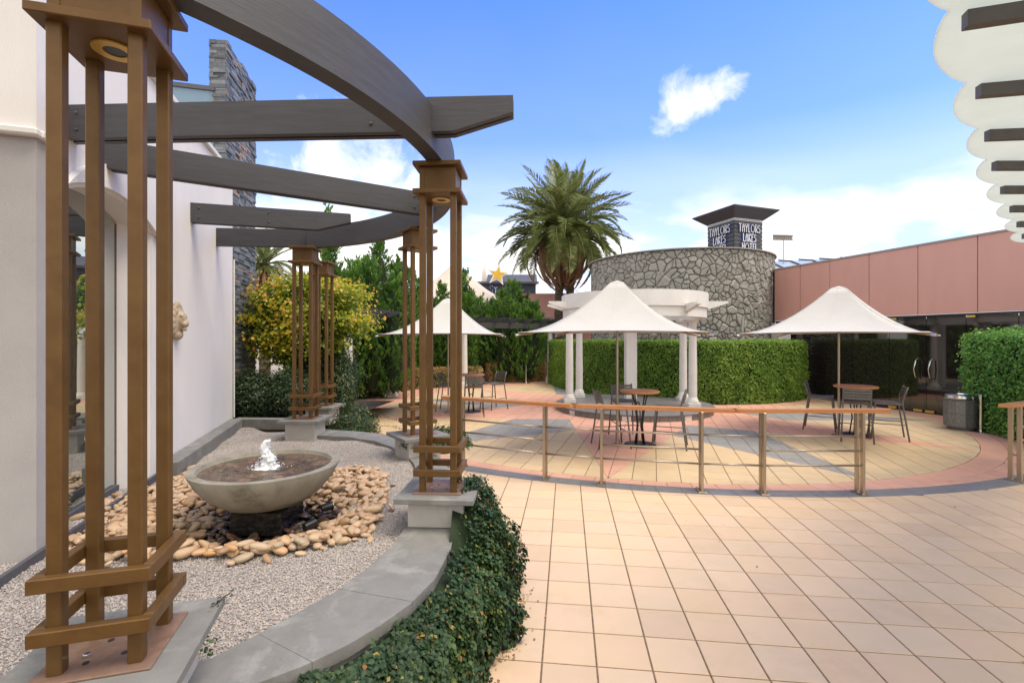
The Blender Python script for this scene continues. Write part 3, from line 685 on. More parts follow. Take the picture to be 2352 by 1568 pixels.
for k in range(320):
    a = rj.uniform(0, 6.28); r = abs(rj.gauss(.055, .04)); h_ = max(0, .2-r*1.6)*rj.random(); s = rj.uniform(.0018, .0055)
    c_ = (PCX+r*math.cos(a), PCY+r*math.sin(a), .843+h_); mb.add([(c_[0]+s, c_[1], c_[2]), (c_[0]-s*.5, c_[1]+s, c_[2]), (c_[0]-s*.5, c_[1]-s, c_[2]), (c_[0], c_[1], c_[2]+s*1.4), (c_[0], c_[1], c_[2]-s)], [(0, 1, 3), (1, 2, 3), (2, 0, 3), (1, 0, 4), (2, 1, 4), (0, 2, 4)])
mb.build('water_jet', mj, ft, smooth=True)
m_gloss = mat('wet_black', (.015, .014, .013), (.02, .018, .016), rough=.12, spec=.8)
mb = MB(off=fo); mb.box((PCX+.02, PCY-.02, .45), (.40, .40, .178), bev=.004); mb.build('base_block', m_gloss, ft)
# pond water in the hollow
mp_ = bpy.data.materials.new('pond_water'); mp_.use_nodes = True; nt = mp_.node_tree; b = nt.nodes['Principled BSDF']
b.inputs['Base Color'].default_value = (.02, .014, .008, 1); b.inputs['Roughness'].default_value = .04; b.inputs['Alpha'].default_value = .62; b.inputs['Specular IOR Level'].default_value = .9
tcc = N(nt, 'ShaderNodeTexCoord'); bp_ = N(nt, 'ShaderNodeBump'); bp_.inputs['Strength'].default_value = .4; bp_.inputs['Distance'].default_value = .01
nt.links.new(noise(nt, tcc.outputs['Object'], 20, 3, .5, 1), bp_.inputs['Height']); nt.links.new(bp_.outputs[0], b.inputs['Normal'])
mb = MB(); mb.lathe([(0, .356), (.70, .356)], 48, (PCX, PCY, 0)); tag(mb.build('pond_water', mp_), kind='structure')
# river stones
m_river = mat('river_stone', (.50, .38, .255), (.41, .30, .20), rough=.55, scale=16, objrand=True, bump=.2, bscale=60,
              tintcols=[(0, (.75, .62, .5)), (.2, (1, .85, .72)), (.4, (1.12, 1.08, 1.02)), (.6, (.85, .9, .92)), (.72, (1.15, .85, .6)), (.85, (1.2, 1.15, 1.05)), (.94, (.72, .66, .62)), (1, (1.35, .95, .45))])
m_wet = mat('wet_stone', (.13, .07, .035), (.07, .045, .028), rough=.25, scale=16, objrand=True, spec=.5, tintcols=[(0, (.5, .5, .5)), (.5, (1.2, .9, .7)), (1, (1.8, 1.3, 1.0))])
protos = []
for q in range(9):
    mb = MB(); r3 = random.Random(q+40); n = 7; m = 12; vs = []; fs = []; sx, sy, sz = r3.uniform(.85, 1.2), r3.uniform(.55, .85), r3.uniform(.34, .5); ph = [r3.uniform(0, 6.28) for _ in range(4)]
    for i in range(n+1):
        t = PI*i/n
        for k in range(m):
            a = 2*PI*k/m; w_ = 1+.10*math.sin(2*a+ph[0])+.08*math.sin(3*a+ph[1]+t)+.05*math.sin(5*a+ph[2]); vs.append((sx*w_*math.sin(t)**.8*math.cos(a) if math.sin(t) > 0 else 0, sy*w_*max(math.sin(t), 0)**.8*math.sin(a), sz*math.cos(t)))
    for i in range(n):
        for k in range(m): fs.append((i*m+k, (i+1)*m+k, (i+1)*m+(k+1) % m, i*m+(k+1) % m))
    mb.add(vs, fs); pr_ = (mb.mesh('river_stone', m_river, True), mb.mesh('wet_stone', m_wet, True), vs, fs); protos.append(pr_)
sb = empty('river_stones', (PCX, PCY, .42), 0, kind='structure')
RS = [g(u, v, .45) for u, v in [(150, 1262), (205, 1225), (235, 1150), (290, 1108), (400, 1092), (470, 1075), (600, 1062), (760, 1058), (880, 1090), (888, 1140), (868, 1185), (855, 1215), (840, 1232), (740, 1262), (600, 1278), (420, 1285), (330, 1290), (270, 1282), (180, 1290)]]
cand = []; r3 = random.Random(5); tries = 0; cells = {}
while tries < 30000:
    tries += 1; x, y = r3.uniform(-3.5, -1.0), r3.uniform(2.95, 5.3)
    if not inpoly(x, y, RS):
        if not inpoly(x+(PCX-x)*.12, y+(PCY-y)*.12, RS) or r3.random() > .006: continue
    d = math.hypot(x-PCX, (y-PCY)/.95); wet = d < .50+.08*math.sin(3*math.atan2(y-PCY, x-PCX)+1); s = r3.uniform(.028, .066)
    if abs(x-PCX-.02) < .22 and abs(y-PCY+.02) < .22: continue
    if (x-WP.x)*.9538+(y-WP.y)*.3005 < -.22: continue
    ly = 0; key = (int(x/.12), int(y/.12)); ok = 0
    for a in (-1, 0, 1):
        for c in (-1, 0, 1):
            for (X_, Y_, S_) in cells.get((key[0]+a, key[1]+c), []):
                dd = math.hypot(x-X_, y-Y_)
                if dd < (s+S_)*.52: ok += 1
    if ok > 0 and not (ok < 2 and r3.random() < .12): continue
    cells.setdefault(key, []).append((x, y, s))
    slope = .12*max(0, min(1, (.80-d)/.34)); z = GZ-slope+s*.25+(.035*ok)+(.03*max(0, 1-abs(d-.8)/.25))
    cand.append((s*s/y**3*(1 if seen(x, y, z) else 0)*(1.5 if d > .6 else 1), x, y, z, s, wet))
cand.sort(key=lambda t: -t[0]); rest = MB()
for i, (sc_, x, y, z, s, wet) in enumerate(cand):
    p = protos[r3.randrange(9)]; rot = (r3.gauss(0, .28), r3.gauss(0, .28), r3.uniform(0, 6.28))
    if i < 300: link('wet_stone' if wet else 'river_stone', p[1] if wet else p[0], sb, (x-PCX, y-PCY, z-.42), rot, (s, s, s))
    else:
        from mathutils import Euler
        rest.mi = 1 if wet else 0; rest.tt = 0; rest.add(p[2], p[3], Matrix.Translation((x-PCX, y-PCY, z-.42)) @ Euler(rot).to_matrix().to_4x4() @ Matrix.Scale(s, 4))
if rest.f:
    m_river2 = mat('river_stone_mix', (.52, .37, .235), (.42, .27, .155), rough=.55, scale=11, ramp_lo=.4, ramp_hi=.6, blot=.5, blotcol=(.60, .50, .38), blotscale=9)
    m_wet2 = mat('wet_stone_mix', (.14, .075, .038), (.05, .035, .022), rough=.12, scale=12, spec=.8)
    tag(rest.build('river_stone_mass', [m_river2, m_wet2], sb, smooth=True), kind='stuff')
# submerged lamps
for (u, v), lab, rz in (((752, 1165), 'black cylindrical pond spotlight lying among the wet stones', .6), ((712, 1207), 'small black pond lamp at the edge of the river stones', 1.0)):
    x, y = g(u, v+6, .42); o = empty('pond_light', (x, y, .435), rz, lab, 'pond light', 'pond lights in the stone basin')
    mb = MB(); mb.tube([(-.05, 0, .01), (-.02, 0, .012), (.045, 0, .02)], [.030, .033, .033], 16); mb.build('housing', m_black, o, smooth='auto')
    mb = MB(); mb.tube([(.0455, 0, .02), (.049, 0, .0204)], .026, 16); mb.build('lens', m_chrome, o)

# ================================================================== IVY
def resample(P, n):
    P = np.array(P); d = np.r_[0, np.cumsum(np.hypot(*np.diff(P, axis=0).T))]; t = np.linspace(0, d[-1], n)
    return np.c_[np.interp(t, d, P[:, 0]), np.interp(t, d, P[:, 1])]
def ivy_points(P, n, thick, zmax, seed, zmin=0.0):
    r = np.random.default_rng(seed); C = resample(P, 400); T = np.gradient(C, axis=0); T /= np.linalg.norm(T, axis=1)[:, None]; Nn = np.c_[T[:, 1], -T[:, 0]]
    i = r.integers(0, 400, n); z = r.uniform(0, 1, n)**.9; th = thick(C[i, 0], C[i, 1]); zm = zmax(C[i, 0], C[i, 1])
    prof = (1-z**2.4)**.55*.82+.16; lump = np.sin(i*.09+z*4)*.10+np.sin(i*.23-z*7)*.09+np.sin(i*.55+z*13)*.05
    d = th*(prof+lump)*np.where(r.uniform(0, 1, n) < .6, 1, r.uniform(.5, 1, n)); d += r.normal(0, .012, n)
    Pn = np.c_[C[i]+Nn[i]*d[:, None], zmin+z*(zm-zmin)]
    D = np.c_[Nn[i]*1.0, .25+z*1.0]; return Pn, D
Pv = OUTER[1:13]
thk = lambda x, y: np.interp(y, [1.2, 2.0, 2.6, 3.1, 3.6, 4.1, 4.5, 5.2], [.30, .29, .30, .43, .46, .30, .12, .10])
zmx = lambda x, y: np.interp(y, [1.2, 2.6, 3.2, 3.45, 3.7, 4.0, 4.3, 5.2], [.45, .46, .52, .66, .80, .76, .58, .5])
iv = empty('ivy', (-.3, 3.0, 0), 0, 'thick dark ivy with yellowing leaves hanging over the curved garden wall', 'ivy')
Pn, D = ivy_points(Pv, 40000, thk, zmx, 1); k = clump(Pn, 5, 1, 4)
t = np.clip(.40+.30*k+rng.normal(0, .16, len(Pn)), 0, .82); br = rng.uniform(0, 1, len(Pn)); t = np.where(br > .955, rng.uniform(.86, 1, len(Pn)), t)
tag(leaves('foliage', Pn, D, .031, lf_ivy, iv, t, aspect=1.35, off=iv.location, jitter=.45), kind='stuff')
# solid dark body added under the leaves, darkens the gaps between them
C = resample(Pv, 60); T = np.gradient(C, axis=0); T /= np.linalg.norm(T, axis=1)[:, None]; Nn = np.c_[T[:, 1], -T[:, 0]]; mb = MB(off=iv.location); vs = []; fs = []
for i in range(60):
    th = float(thk(C[i, 0], C[i, 1])); zm = float(zmx(C[i, 0], C[i, 1]))
    for z in (0, .25, .5, .75, .92, 1.0):
        d = th*((1-z**2.4)**.55*.82+.16)-.07 if z < 1 else -.02; vs.append((C[i, 0]+Nn[i, 0]*d, C[i, 1]+Nn[i, 1]*d, z*min(zm-.06, .43 if zm < .53 else zm-.07)))
for i in range(59):
    for j in range(5): a = i*6+j; fs.append((a, a+1, a+7, a+6)[::-1])
mb.add(vs, fs); mb.build('dark_body', m_core, iv)
lt = rng.uniform(0, 1, 420); Cc = resample(Pv, 400); ii = (lt*399).astype(int); Tt = np.gradient(Cc, axis=0); Tt /= np.linalg.norm(Tt, axis=1)[:, None]; Nl = np.c_[Tt[:, 1], -Tt[:, 0]]
dd = thk(Cc[ii, 0], Cc[ii, 1])*1.0+np.abs(rng.normal(0, .06, 420)); Pl = np.c_[Cc[ii]+Nl[ii]*dd[:, None], np.full(420, .006)]
lf_dry = leafmat('dry_leaf', [(0, (.20, .10, .04)), (.5, (.36, .20, .08)), (1, (.50, .34, .16))], rough=.8)
far = np.c_[rng.uniform(-.2, 6, 16), rng.uniform(2.2, 6.5, 16), np.full(16, .004)]
tag(leaves('leaf_litter', np.concatenate([Pl, far]), np.tile([0, 0, 1.0], (436, 1)), .022, lf_dry, jitter=.25), 'scattered dry brown leaves on the tiles at the foot of the ivy', 'leaf litter', kind='stuff')
# smaller vines: on the mound behind, beside the far plinths
def vine(name, c, r, n, label, seed, size=.035, mat_=lf_ivy, trails=()):
    o = empty(name, (c[0], c[1], c[2]), 0, label, 'vine'); rr = np.random.default_rng(seed)
    d = rr.normal(0, 1, (n, 3)); d[:, 2] = np.abs(d[:, 2])*.9-.15; d /= np.linalg.norm(d, axis=1)[:, None]; k = 1+.18*clump(d, 3, 1, seed)
    P = np.array(c)+d*np.array(r)*(k*rr.uniform(.75, 1.02, n))[:, None]; P[:, 2] = np.maximum(P[:, 2], .01); Ds = [d]; Ps = [P]
    for (p, q) in trails:
        m = 44; t = np.repeat(np.linspace(0, 1, m//2), 2); Q = np.array(p)+(np.array(q)-np.array(p))*t[:, None]; Q[:, 2] += .05*np.sin(t*PI)
        Q += rr.normal(0, .014, Q.shape); Q[:, 2] = np.maximum(Q[:, 2], .012); Ps.append(Q); Ds.append(np.tile([0, 0, 1.0], (m, 1)))
        w = MB(off=c); w.tube([Vector(p)+(Vector(q)-Vector(p))*s+Vector((0, 0, .05*math.sin(s*PI))) for s in np.linspace(0, 1, 8)], .003, 5); w.build('stem', m_bark, o)
    P = np.concatenate(Ps); Dd = np.concatenate(Ds)
    tag(leaves('foliage', P, Dd, size, mat_, o, np.clip(rr.normal(.5, .22, len(P)), 0, .97), aspect=1.4, off=c), kind='stuff')
    if n > 1000: w = MB(off=c); ico_add(w, c, [x*.62 for x in r], 8); w.build('vine_dark_core', m_core, o)  # added dark ellipsoid filling the vine, no modelled stems
    return o
vine('vine', (-2.55, 7.7, .35), (.42, .42, .5), 3600, 'small leafed vine with long runners beside the maple-side plinth', 21, .032,
     trails=[((-2.35, 7.6, .5), (-1.55, 7.5, .42)), ((-2.35, 7.5, .4), (-1.35, 7.2, .25)), ((-2.3, 7.5, .3), (-1.9, 7.3, .05)), ((-2.4, 7.9, .6), (-1.8, 7.9, .5))])
vine('vine', (-.88, 6.15, .55), (.36, .3, .22), 2600, 'vine creeping over the capstone of the cornerwise plinth', 22, .034)
vine('vine', (-1.05, 5.72, .62), (.30, .12, .07), 500, 'vine tendrils hanging from the front edge of the cornerwise plinth', 23, .03)
vine('vine', (-1.27, 1.98, .62), (.05, .05, .06), 26, 'thin red and yellow creeper tendril on the nearest capstone corner', 24, .022,
     trails=[((-1.285, 2.17, .74), (-1.33, 1.95, .60))])

# ================================================================== RAILING WITH TIMBER BAR TOPS
def railing(posts, bar, rails3, label, endcut=True, pair=True):
    x0, y0 = posts[0]; root = empty('bar_railing', (x0, y0, 0), 0, label, 'railing', 'bar-top railings on the grey tile band'); off = Vector((x0, y0, 0))
    d = (Vector(posts[-1])-Vector(posts[0])).normalized(); d3 = Vector((d.x, d.y, 0)); n3 = Vector((-d.y, d.x, 0))
    for (x, y) in posts:
        rad = Vector((x-BX, y-BY, 0)).normalized(); tan = Vector((-rad.y, rad.x, 0)); c_ = Vector((x, y, 0)); p_ = MB(off=off)
        M = Matrix.Translation(c_) @ Matrix.Rotation(math.atan2(rad.y, rad.x), 4, 'Z')
        for s in (-1, 1): p_.box((s*.045, 0, .50), (.052, .030, .985), M, .003)
        po_ = p_.build('post', m_steel, root)
        q = MB(off=off); q.box((0, 0, .009), (.20, .10, .010), M, .002); q.build('foot_plate', m_steel, po_)
        q = MB(off=off)
        for a in (-.085, .085):
            for c in (-.036, .036): q.lathe([(.008, .014), (.008, .024), (0, .026)], 6, (0, 0, 0), M @ Matrix.Translation((a, c, 0)))
        q.build('bolt', m_chrome, po_)
    (bx0, by0), (bx1, by1) = bar; b3 = Vector((bx1-bx0, by1-by0, 0)).normalized(); bn = Vector((-b3.y, b3.x, 0)); m_ = MB(off=off); w = .12
    vs = [];
    for z in (.99, 1.035):
        for p, sk in ((Vector((bx0, by0, 0)), -1), (Vector((bx1, by1, 0)), 1)):
            for s in (-1, 1): vs.append(tuple((p+bn*s*w/2+b3*(.05*s if endcut else 0)*sk)[:2])+(z,))
    m_.add(vs, [(0, 1, 3, 2)[::-1], (4, 5, 7, 6), (0, 2, 6, 4), (1, 5, 7, 3), (0, 4, 5, 1), (2, 3, 7, 6)]); m_.build('bar_top', m_wood, root)
    for i, (a, b_) in enumerate(zip(posts[:-1], posts[1:])):
        for z in (.34, .52, .70): m_ = MB(off=off); m_.tube([(a[0], a[1], z), (b_[0], b_[1], z)], .0125, 10); m_.build('rail', m_steel, root, smooth=True)
    return root, off
gp = lambda u, v: g(u, v)
def oncirc(u, v, R=BRO-.13):
    x, y = g(u, v); a = math.atan2(y-BY, x-BX); return (BX+R*math.cos(a), BY+R*math.sin(a))
PP = [oncirc(1072, 1068), oncirc(1250, 1101), oncirc(1381, 1116), oncirc(1614, 1132), oncirc(1757, 1136), oncirc(1987, 1137), oncirc(2333, 1103), oncirc(2450, 1082)]
def ext(a, b, s, t):
    d = Vector(b)-Vector(a); d.normalize(); return [tuple(Vector(a)-d*s), tuple(Vector(b)+d*t)]
r1, o1 = railing([PP[0], PP[1]], ext(PP[0], PP[1], .36, .42), 3, 'steel post railing with timber bar top nearest the bronze columns')
r2, o2 = railing([PP[2], PP[3]], ext(PP[2], PP[3], .38, .40), 3, 'middle steel railing with timber bar top, in front of the round podium')
r3_, o3 = railing([PP[4], PP[5]], ext(PP[4], PP[5], .36, .38), 3, 'steel railing with timber bar top in front of the table by the glass doors')
r4, o4 = railing([PP[6], PP[7]], ext(PP[6], PP[7], .25, .3), 3, 'steel railing with timber bar top cut off by the right edge of the photo')
for a, b_, par, off in ((PP[1], PP[2], r1, o1), (PP[3], PP[4], r2, o2)):
    for z in (.34, .70): m_ = MB(off=off); m_.tube([(*a, z), (*b_, z)], .0125, 10); m_.build('rail', m_steel, par, smooth=True)

# ================================================================== GAZEBO
gz = empty('gazebo', (3.25, 12.85, 0), 0, 'round white gazebo of classical columns under a ring beam, on a grey podium', 'gazebo'); go = Vector(gz.location)
mb = MB(off=go); mb.lathe([(2.02, -.01), (2.02, .12), (2.06, .125), (2.06, .15), (0, .15)], 72, (3.25, 12.85, 0)); mb.build('podium', m_band, gz, smooth='auto')
ks = MB(off=go)
for k in range(60):
    a = 2*PI*k/60
    if math.sin(a) > .2: continue
    M = Matrix.Translation((3.25+2.02*math.cos(a), 12.85+2.02*math.sin(a), .058)) @ Matrix.Rotation(a, 4, 'Z'); k_ = MB(off=go); k_.box((0, 0, 0), (.024, .203, .116), M, .002)
    k_.tt = 0; k_.build('riser_tile', m_band if k % 7 else m_white, gz)
def column_mesh(r, h):
    mb = MB(); mb.box((0, 0, .05), (r*3.0, r*3.0, .10), bev=.004)
    mb.lathe([(r*1.35, .101), (r*1.42, .13), (r*1.35, .16), (r*1.15, .175), (r*1.2, .20), (r, .22), (r*1.0, h*.4), (r*.87, h-.16), (r*1.02, h-.15), (r*.95, h-.13), (r*1.2, h-.09), (r*1.3, h-.06)], 28)
    mb.box((0, 0, h-.03), (r*2.8, r*2.8, .06), bev=.004); return mb
for (x, y), lab in (((1.577, 13.07), None), ((4.66, 12.28), None), ((2.02, 14.30), None), ((4.85, 13.5), None)):
    mb = column_mesh(.105, 2.27); o = mb.build('column', m_white, gz, smooth='auto'); o.location = (x-3.25, y-12.85, .15)
mb = MB(off=go); mb.box((3.42, 13.75, 1.28), (.30, .30, 2.26), Matrix.Identity(4), .004); mb.build('square_pillar', m_white, gz)
def ring(mb, c, r0, r1, z0, z1, n=64):
    vs = [(c[0]+r*math.cos(2*PI*k/n), c[1]+r*math.sin(2*PI*k/n), z) for r, z in ((r0, z0), (r1, z0), (r1, z1), (r0, z1)) for k in range(n)]
    mb.add(vs, [(i*n+k, i*n+(k+1) % n, ((i+1) % 4)*n+(k+1) % n, ((i+1) % 4)*n+k) for i in range(4) for k in range(n)])
mb = MB(off=go); ring(mb, (3.25, 12.85), 1.62, 1.86, 2.42, 2.66); ring(mb, (3.25, 12.85), 1.70, 1.90, 2.663, 3.04); mb.build('ring_beam', m_white, gz, smooth='auto')
def taper_beam(c, ang, L, zt, h, w, par):
    mb = MB(off=go); M = Matrix.Translation((c[0], c[1], zt)) @ Matrix.Rotation(ang, 4, 'Z'); pr = [(-L, -.05), (-L+.55, -h), (L-.55, -h), (L, -.05), (L, 0), (-L, 0)]
    vs = [(x, y, z) for y in (-w/2, w/2) for x, z in pr]; mb.add(vs, [(0, 1, 2, 3, 4, 5), (11, 10, 9, 8, 7, 6)]+[(i, i+6, (i+1) % 6+6, (i+1) % 6) for i in range(6)], M); mb.build('cross_beam', m_white, par)
taper_beam((3.27, 12.35), 0, 2.32, 2.86, .22, .10, gz); taper_beam((3.3, 13.4), 0, 2.3, 2.85, .22, .10, gz)
taper_beam((2.75, 12.85), PI/2-.12, 2.3, 2.72, .2, .10, gz); taper_beam((3.9, 12.9), PI/2+.12, 2.3, 2.72, .2, .10, gz)

# ================================================================== UMBRELLAS
def umbrella(c, rot, label, rr=2.0, ztip=1.99, ztop=2.93):
    root = empty('market_umbrella', (c[0], c[1], 0), rot, label, 'umbrella', 'white square umbrellas on the plaza')
    mb = MB(); mb.tube([(0, 0, .06), (0, 0, ztop-.08)], .022, 14); mb.build('pole', m_steel, root, smooth='auto')
    mb = MB(); mb.lathe([(.12, .001), (.12, .012), (.035, .02), (.035, .10), (.024, .11), (.024, .12)], 20); mb.build('foot', m_steel, root, smooth='auto')
    n = 14; vs = []; fs = []; R0 = .16
    for k in range(4):
        a, b_ = k*PI/2, (k+1)*PI/2; A_ = Vector((math.cos(a), math.sin(a), 0)); B_ = Vector((math.cos(b_), math.sin(b_), 0)); base_ = len(vs)
        for i in range(n+1):
            t = i/n
            for j in range(n+1):
                s = j/n; rr_ = R0+(rr-R0)*t; p = (A_*(1-s)+B_*s)*rr_; e = 4*s*(1-s)
                z = ztop-.05-(ztop-.05-ztip)*(1-(1-t)**1.75*(1)) if t < 1 else ztip
                z += -.0*e; p *= (1-.05*e*t); z += .028*e*t*t - .018*e*math.sin(PI*t); vs.append((p.x, p.y, z))
        for i in range(n):
            for j in range(n): q = base_+i*(n+1)+j; fs.append((q, q+n+1, q+n+2, q+1))
    mb = MB(); mb.add(vs, fs); o = mb.build('canopy', m_canvas, root, smooth='auto'); so_ = o.modifiers.new('s', 'SOLIDIFY'); so_.thickness = .006; so_.offset = 0
    mb = MB(); q = [(R0*math.cos(k*PI/2)*1.03, R0*math.sin(k*PI/2)*1.03, ztop-.045) for k in range(4)]
    mb.add(q+[(0, 0, ztop)]+[(x*.98, y*.98, z-.02) for x, y, z in q], [(0, 1, 4), (1, 2, 4), (2, 3, 4), (3, 0, 4)]+[(k, k+5, (k+1) % 4+5, (k+1) % 4) for k in range(4)]); mb.build('top_cap', m_canvas, root)
    for k in range(8):
        a = k*PI/4; e = Vector((math.cos(a), math.sin(a), 0)); pts = []
        for i in range(11):
            t = i/10; r_ = R0+(rr-R0)*t; z = ztop-.05-(ztop-.05-ztip)*(1-(1-t)**1.75); ee = 1 if k % 2 else 0; p = e*r_*(math.cos(PI/4) if k % 2 else 1)*(1-.05*ee*t)
            pts.append(p+Vector((0, 0, z+.028*ee*t*t-.018*ee*math.sin(PI*t)+.001)))
        mb = MB(); mb.tube(pts, .0055, 5); mb.build('seam', m_canvas, root)
    for k in range(4):
        a = k*PI/2; e = Vector((math.cos(a), math.sin(a), 0)); mb = MB(); mb.tube([e*(R0+(rr-R0)*i/8)+Vector((0, 0, ztop-.05-(ztop-.05-ztip)*(1-(1-i/8)**1.75)-.035)) for i in range(9)], .014, 8); r_ = mb.build('rib', mat_rib, root)
        mb = MB(); mb.tube([e*(rr-.0)+Vector((0, 0, ztip-.035)), e*(rr+.05)+Vector((0, 0, ztip-.038))], .022, 10); mb.build('rib_end', m_chrome, r_)
        mb = MB(); mb.bar(e*.05+Vector((0, 0, ztop-.75)), e*1.0+Vector((0, 0, ztip+.20)), .018, .018); mb.build('strut', mat_rib, r_)
mat_rib = mat('tan_timber', (.45, .30, .17), (.38, .24, .13), rough=.5)
R = math.radians
umbrella((-1.63, 12.2), R(45), 'white square umbrella at the left table, partly behind the bronze columns')
umbrella((1.876, 8.48), R(27), 'white square umbrella in front of the gazebo')
umbrella((6.43, 9.37), R(2), 'white square umbrella by the dark glass doors')

# ================================================================== TABLES AND STOOLS
def bar_table(c, r, label, rot=0.3):
    root = empty('bar_table', (c[0], c[1], 0), rot, label, 'bar table', 'round bar tables under the umbrellas')
    mb = MB(); mb.lathe([(0, .935), (r-.012, .935), (r, .945), (r, .965), (r-.008, .972), (0, .972)], 48); mb.build('table_top', m_wood2, root, smooth='auto')
    mb = MB(); mb.lathe([(.27, .003), (.27, .016), (.25, .022), (0, .022)], 36); mb.build('base_disc', m_black, root, smooth='auto')
    for k in range(4):
        a = k*PI/2+.4; mb = MB(); mb.tube([(.10*math.cos(a), .10*math.sin(a), .02), (.055*math.cos(a), .055*math.sin(a), .35), (.10*math.cos(a), .10*math.sin(a), .70), (.16*math.cos(a), .16*math.sin(a), .934)], .0125, 8); mb.build('leg', m_black, root, smooth=True)
    mb = MB(); mb.tube([(.066*math.cos(2*PI*k/20), .066*math.sin(2*PI*k/20), .45) for k in range(21)], .006, 6); mb.build('leg_ring', m_black, root)
bar_table(g(1082, 944.8), .35, 'round timber bar table behind the bronze posts, left of the gazebo')
bar_table(g(1469.6, 1021), .345, 'round timber bar table at the podium edge')
bar_table(g(1965, 999), .37, 'round timber bar table near the glass doors')
def make_stool():
    root = empty('bar_stool', (0, 0, 0), 0, '', 'bar stool', 'grey slatted bar stools')
    for k in range(6):                         # seat slats, seat faces -Y
        mb = MB(); mb.box((0, -.19+k*.076, .70-.004*(2.5-abs(k-2.5))), (.42, .070, .018), bev=.004); mb.build('seat_slat', m_stool, root)
    for s in (-1, 1):
        mb = MB(); mb.tube([(s*.245, -.27, .0), (s*.215, -.20, .68), (s*.21, -.195, .695)], .0145, 8); mb.build('leg', m_stool, root, smooth=True)
        mb = MB(); mb.tube([(s*.245, .30, .0), (s*.213, .215, .60), (s*.208, .205, .72), (s*.208, .235, .86), (s*.205, .285, 1.0)], .0145, 8); mb.build('leg', m_stool, root, smooth=True)
        mb = MB(); mb.tube([(s*.232, -.238, .30), (s*.232, .258, .30)], .009, 6); mb.build('stretcher', m_stool, root)
        mb = MB(); mb.box((s*.205, 0, .675), (.02, .42, .03)); mb.build('side_frame', m_stool, root)
    mb = MB(); mb.tube([(-.232, -.24, .27), (.232, -.24, .27)], .010, 6); mb.build('footrest', m_stool, root)
    for k in range(4):
        z = .805+k*.052; y = .222+(z-.72)*.24; mb = MB(); ns = 6; M_s = []
        for i in range(ns):
            x0, x1 = -.2+.4*i/ns, -.2+.4*(i+1)/ns; c = lambda x: y+.018*(1-(x/.2)**2)
            mb.bar((x0, c(x0), z), (x1+.002, c(x1), z), .012, .042)
        mb.build('back_slat', m_stool, root)
    return root
proto = make_stool(); first = True
def stool(x, y, face, label):
    global first
    o = proto if first else copy_tree(proto); first = False
    o.location = (x, y, 0); o.rotation_euler = (0, 0, math.atan2(face[1], face[0])+PI/2); o['label'] = label
stool(-1.66, 12.55, (1, -.1), 'grey bar stool on the left of the table behind the bronze posts')
stool(-.95, 11.80, (-.1, 1), 'grey bar stool with its back to the camera at the table behind the bronze posts')
stool(-.50, 12.85, (-.85, -.75), 'grey bar stool on the right of the table behind the bronze posts')
stool(1.76, 8.42, (1, .10), 'grey bar stool left of the table at the podium edge, beside the umbrella pole')
stool(2.18, 9.18, (.05, -1), 'grey bar stool facing the camera behind the table at the podium edge')
stool(2.76, 8.38, (-.90, .35), 'grey bar stool on the right of the table at the podium edge')
stool(6.45, 9.95, (.75, -.55), 'grey bar stool left of the table near the glass doors, behind the umbrella pole')
stool(6.42, 8.90, (.50, .85), 'grey bar stool with its back to the camera near the glass doors')
stool(7.16, 9.10, (-.85, .50), 'grey bar stool on the right of the table near the glass doors')

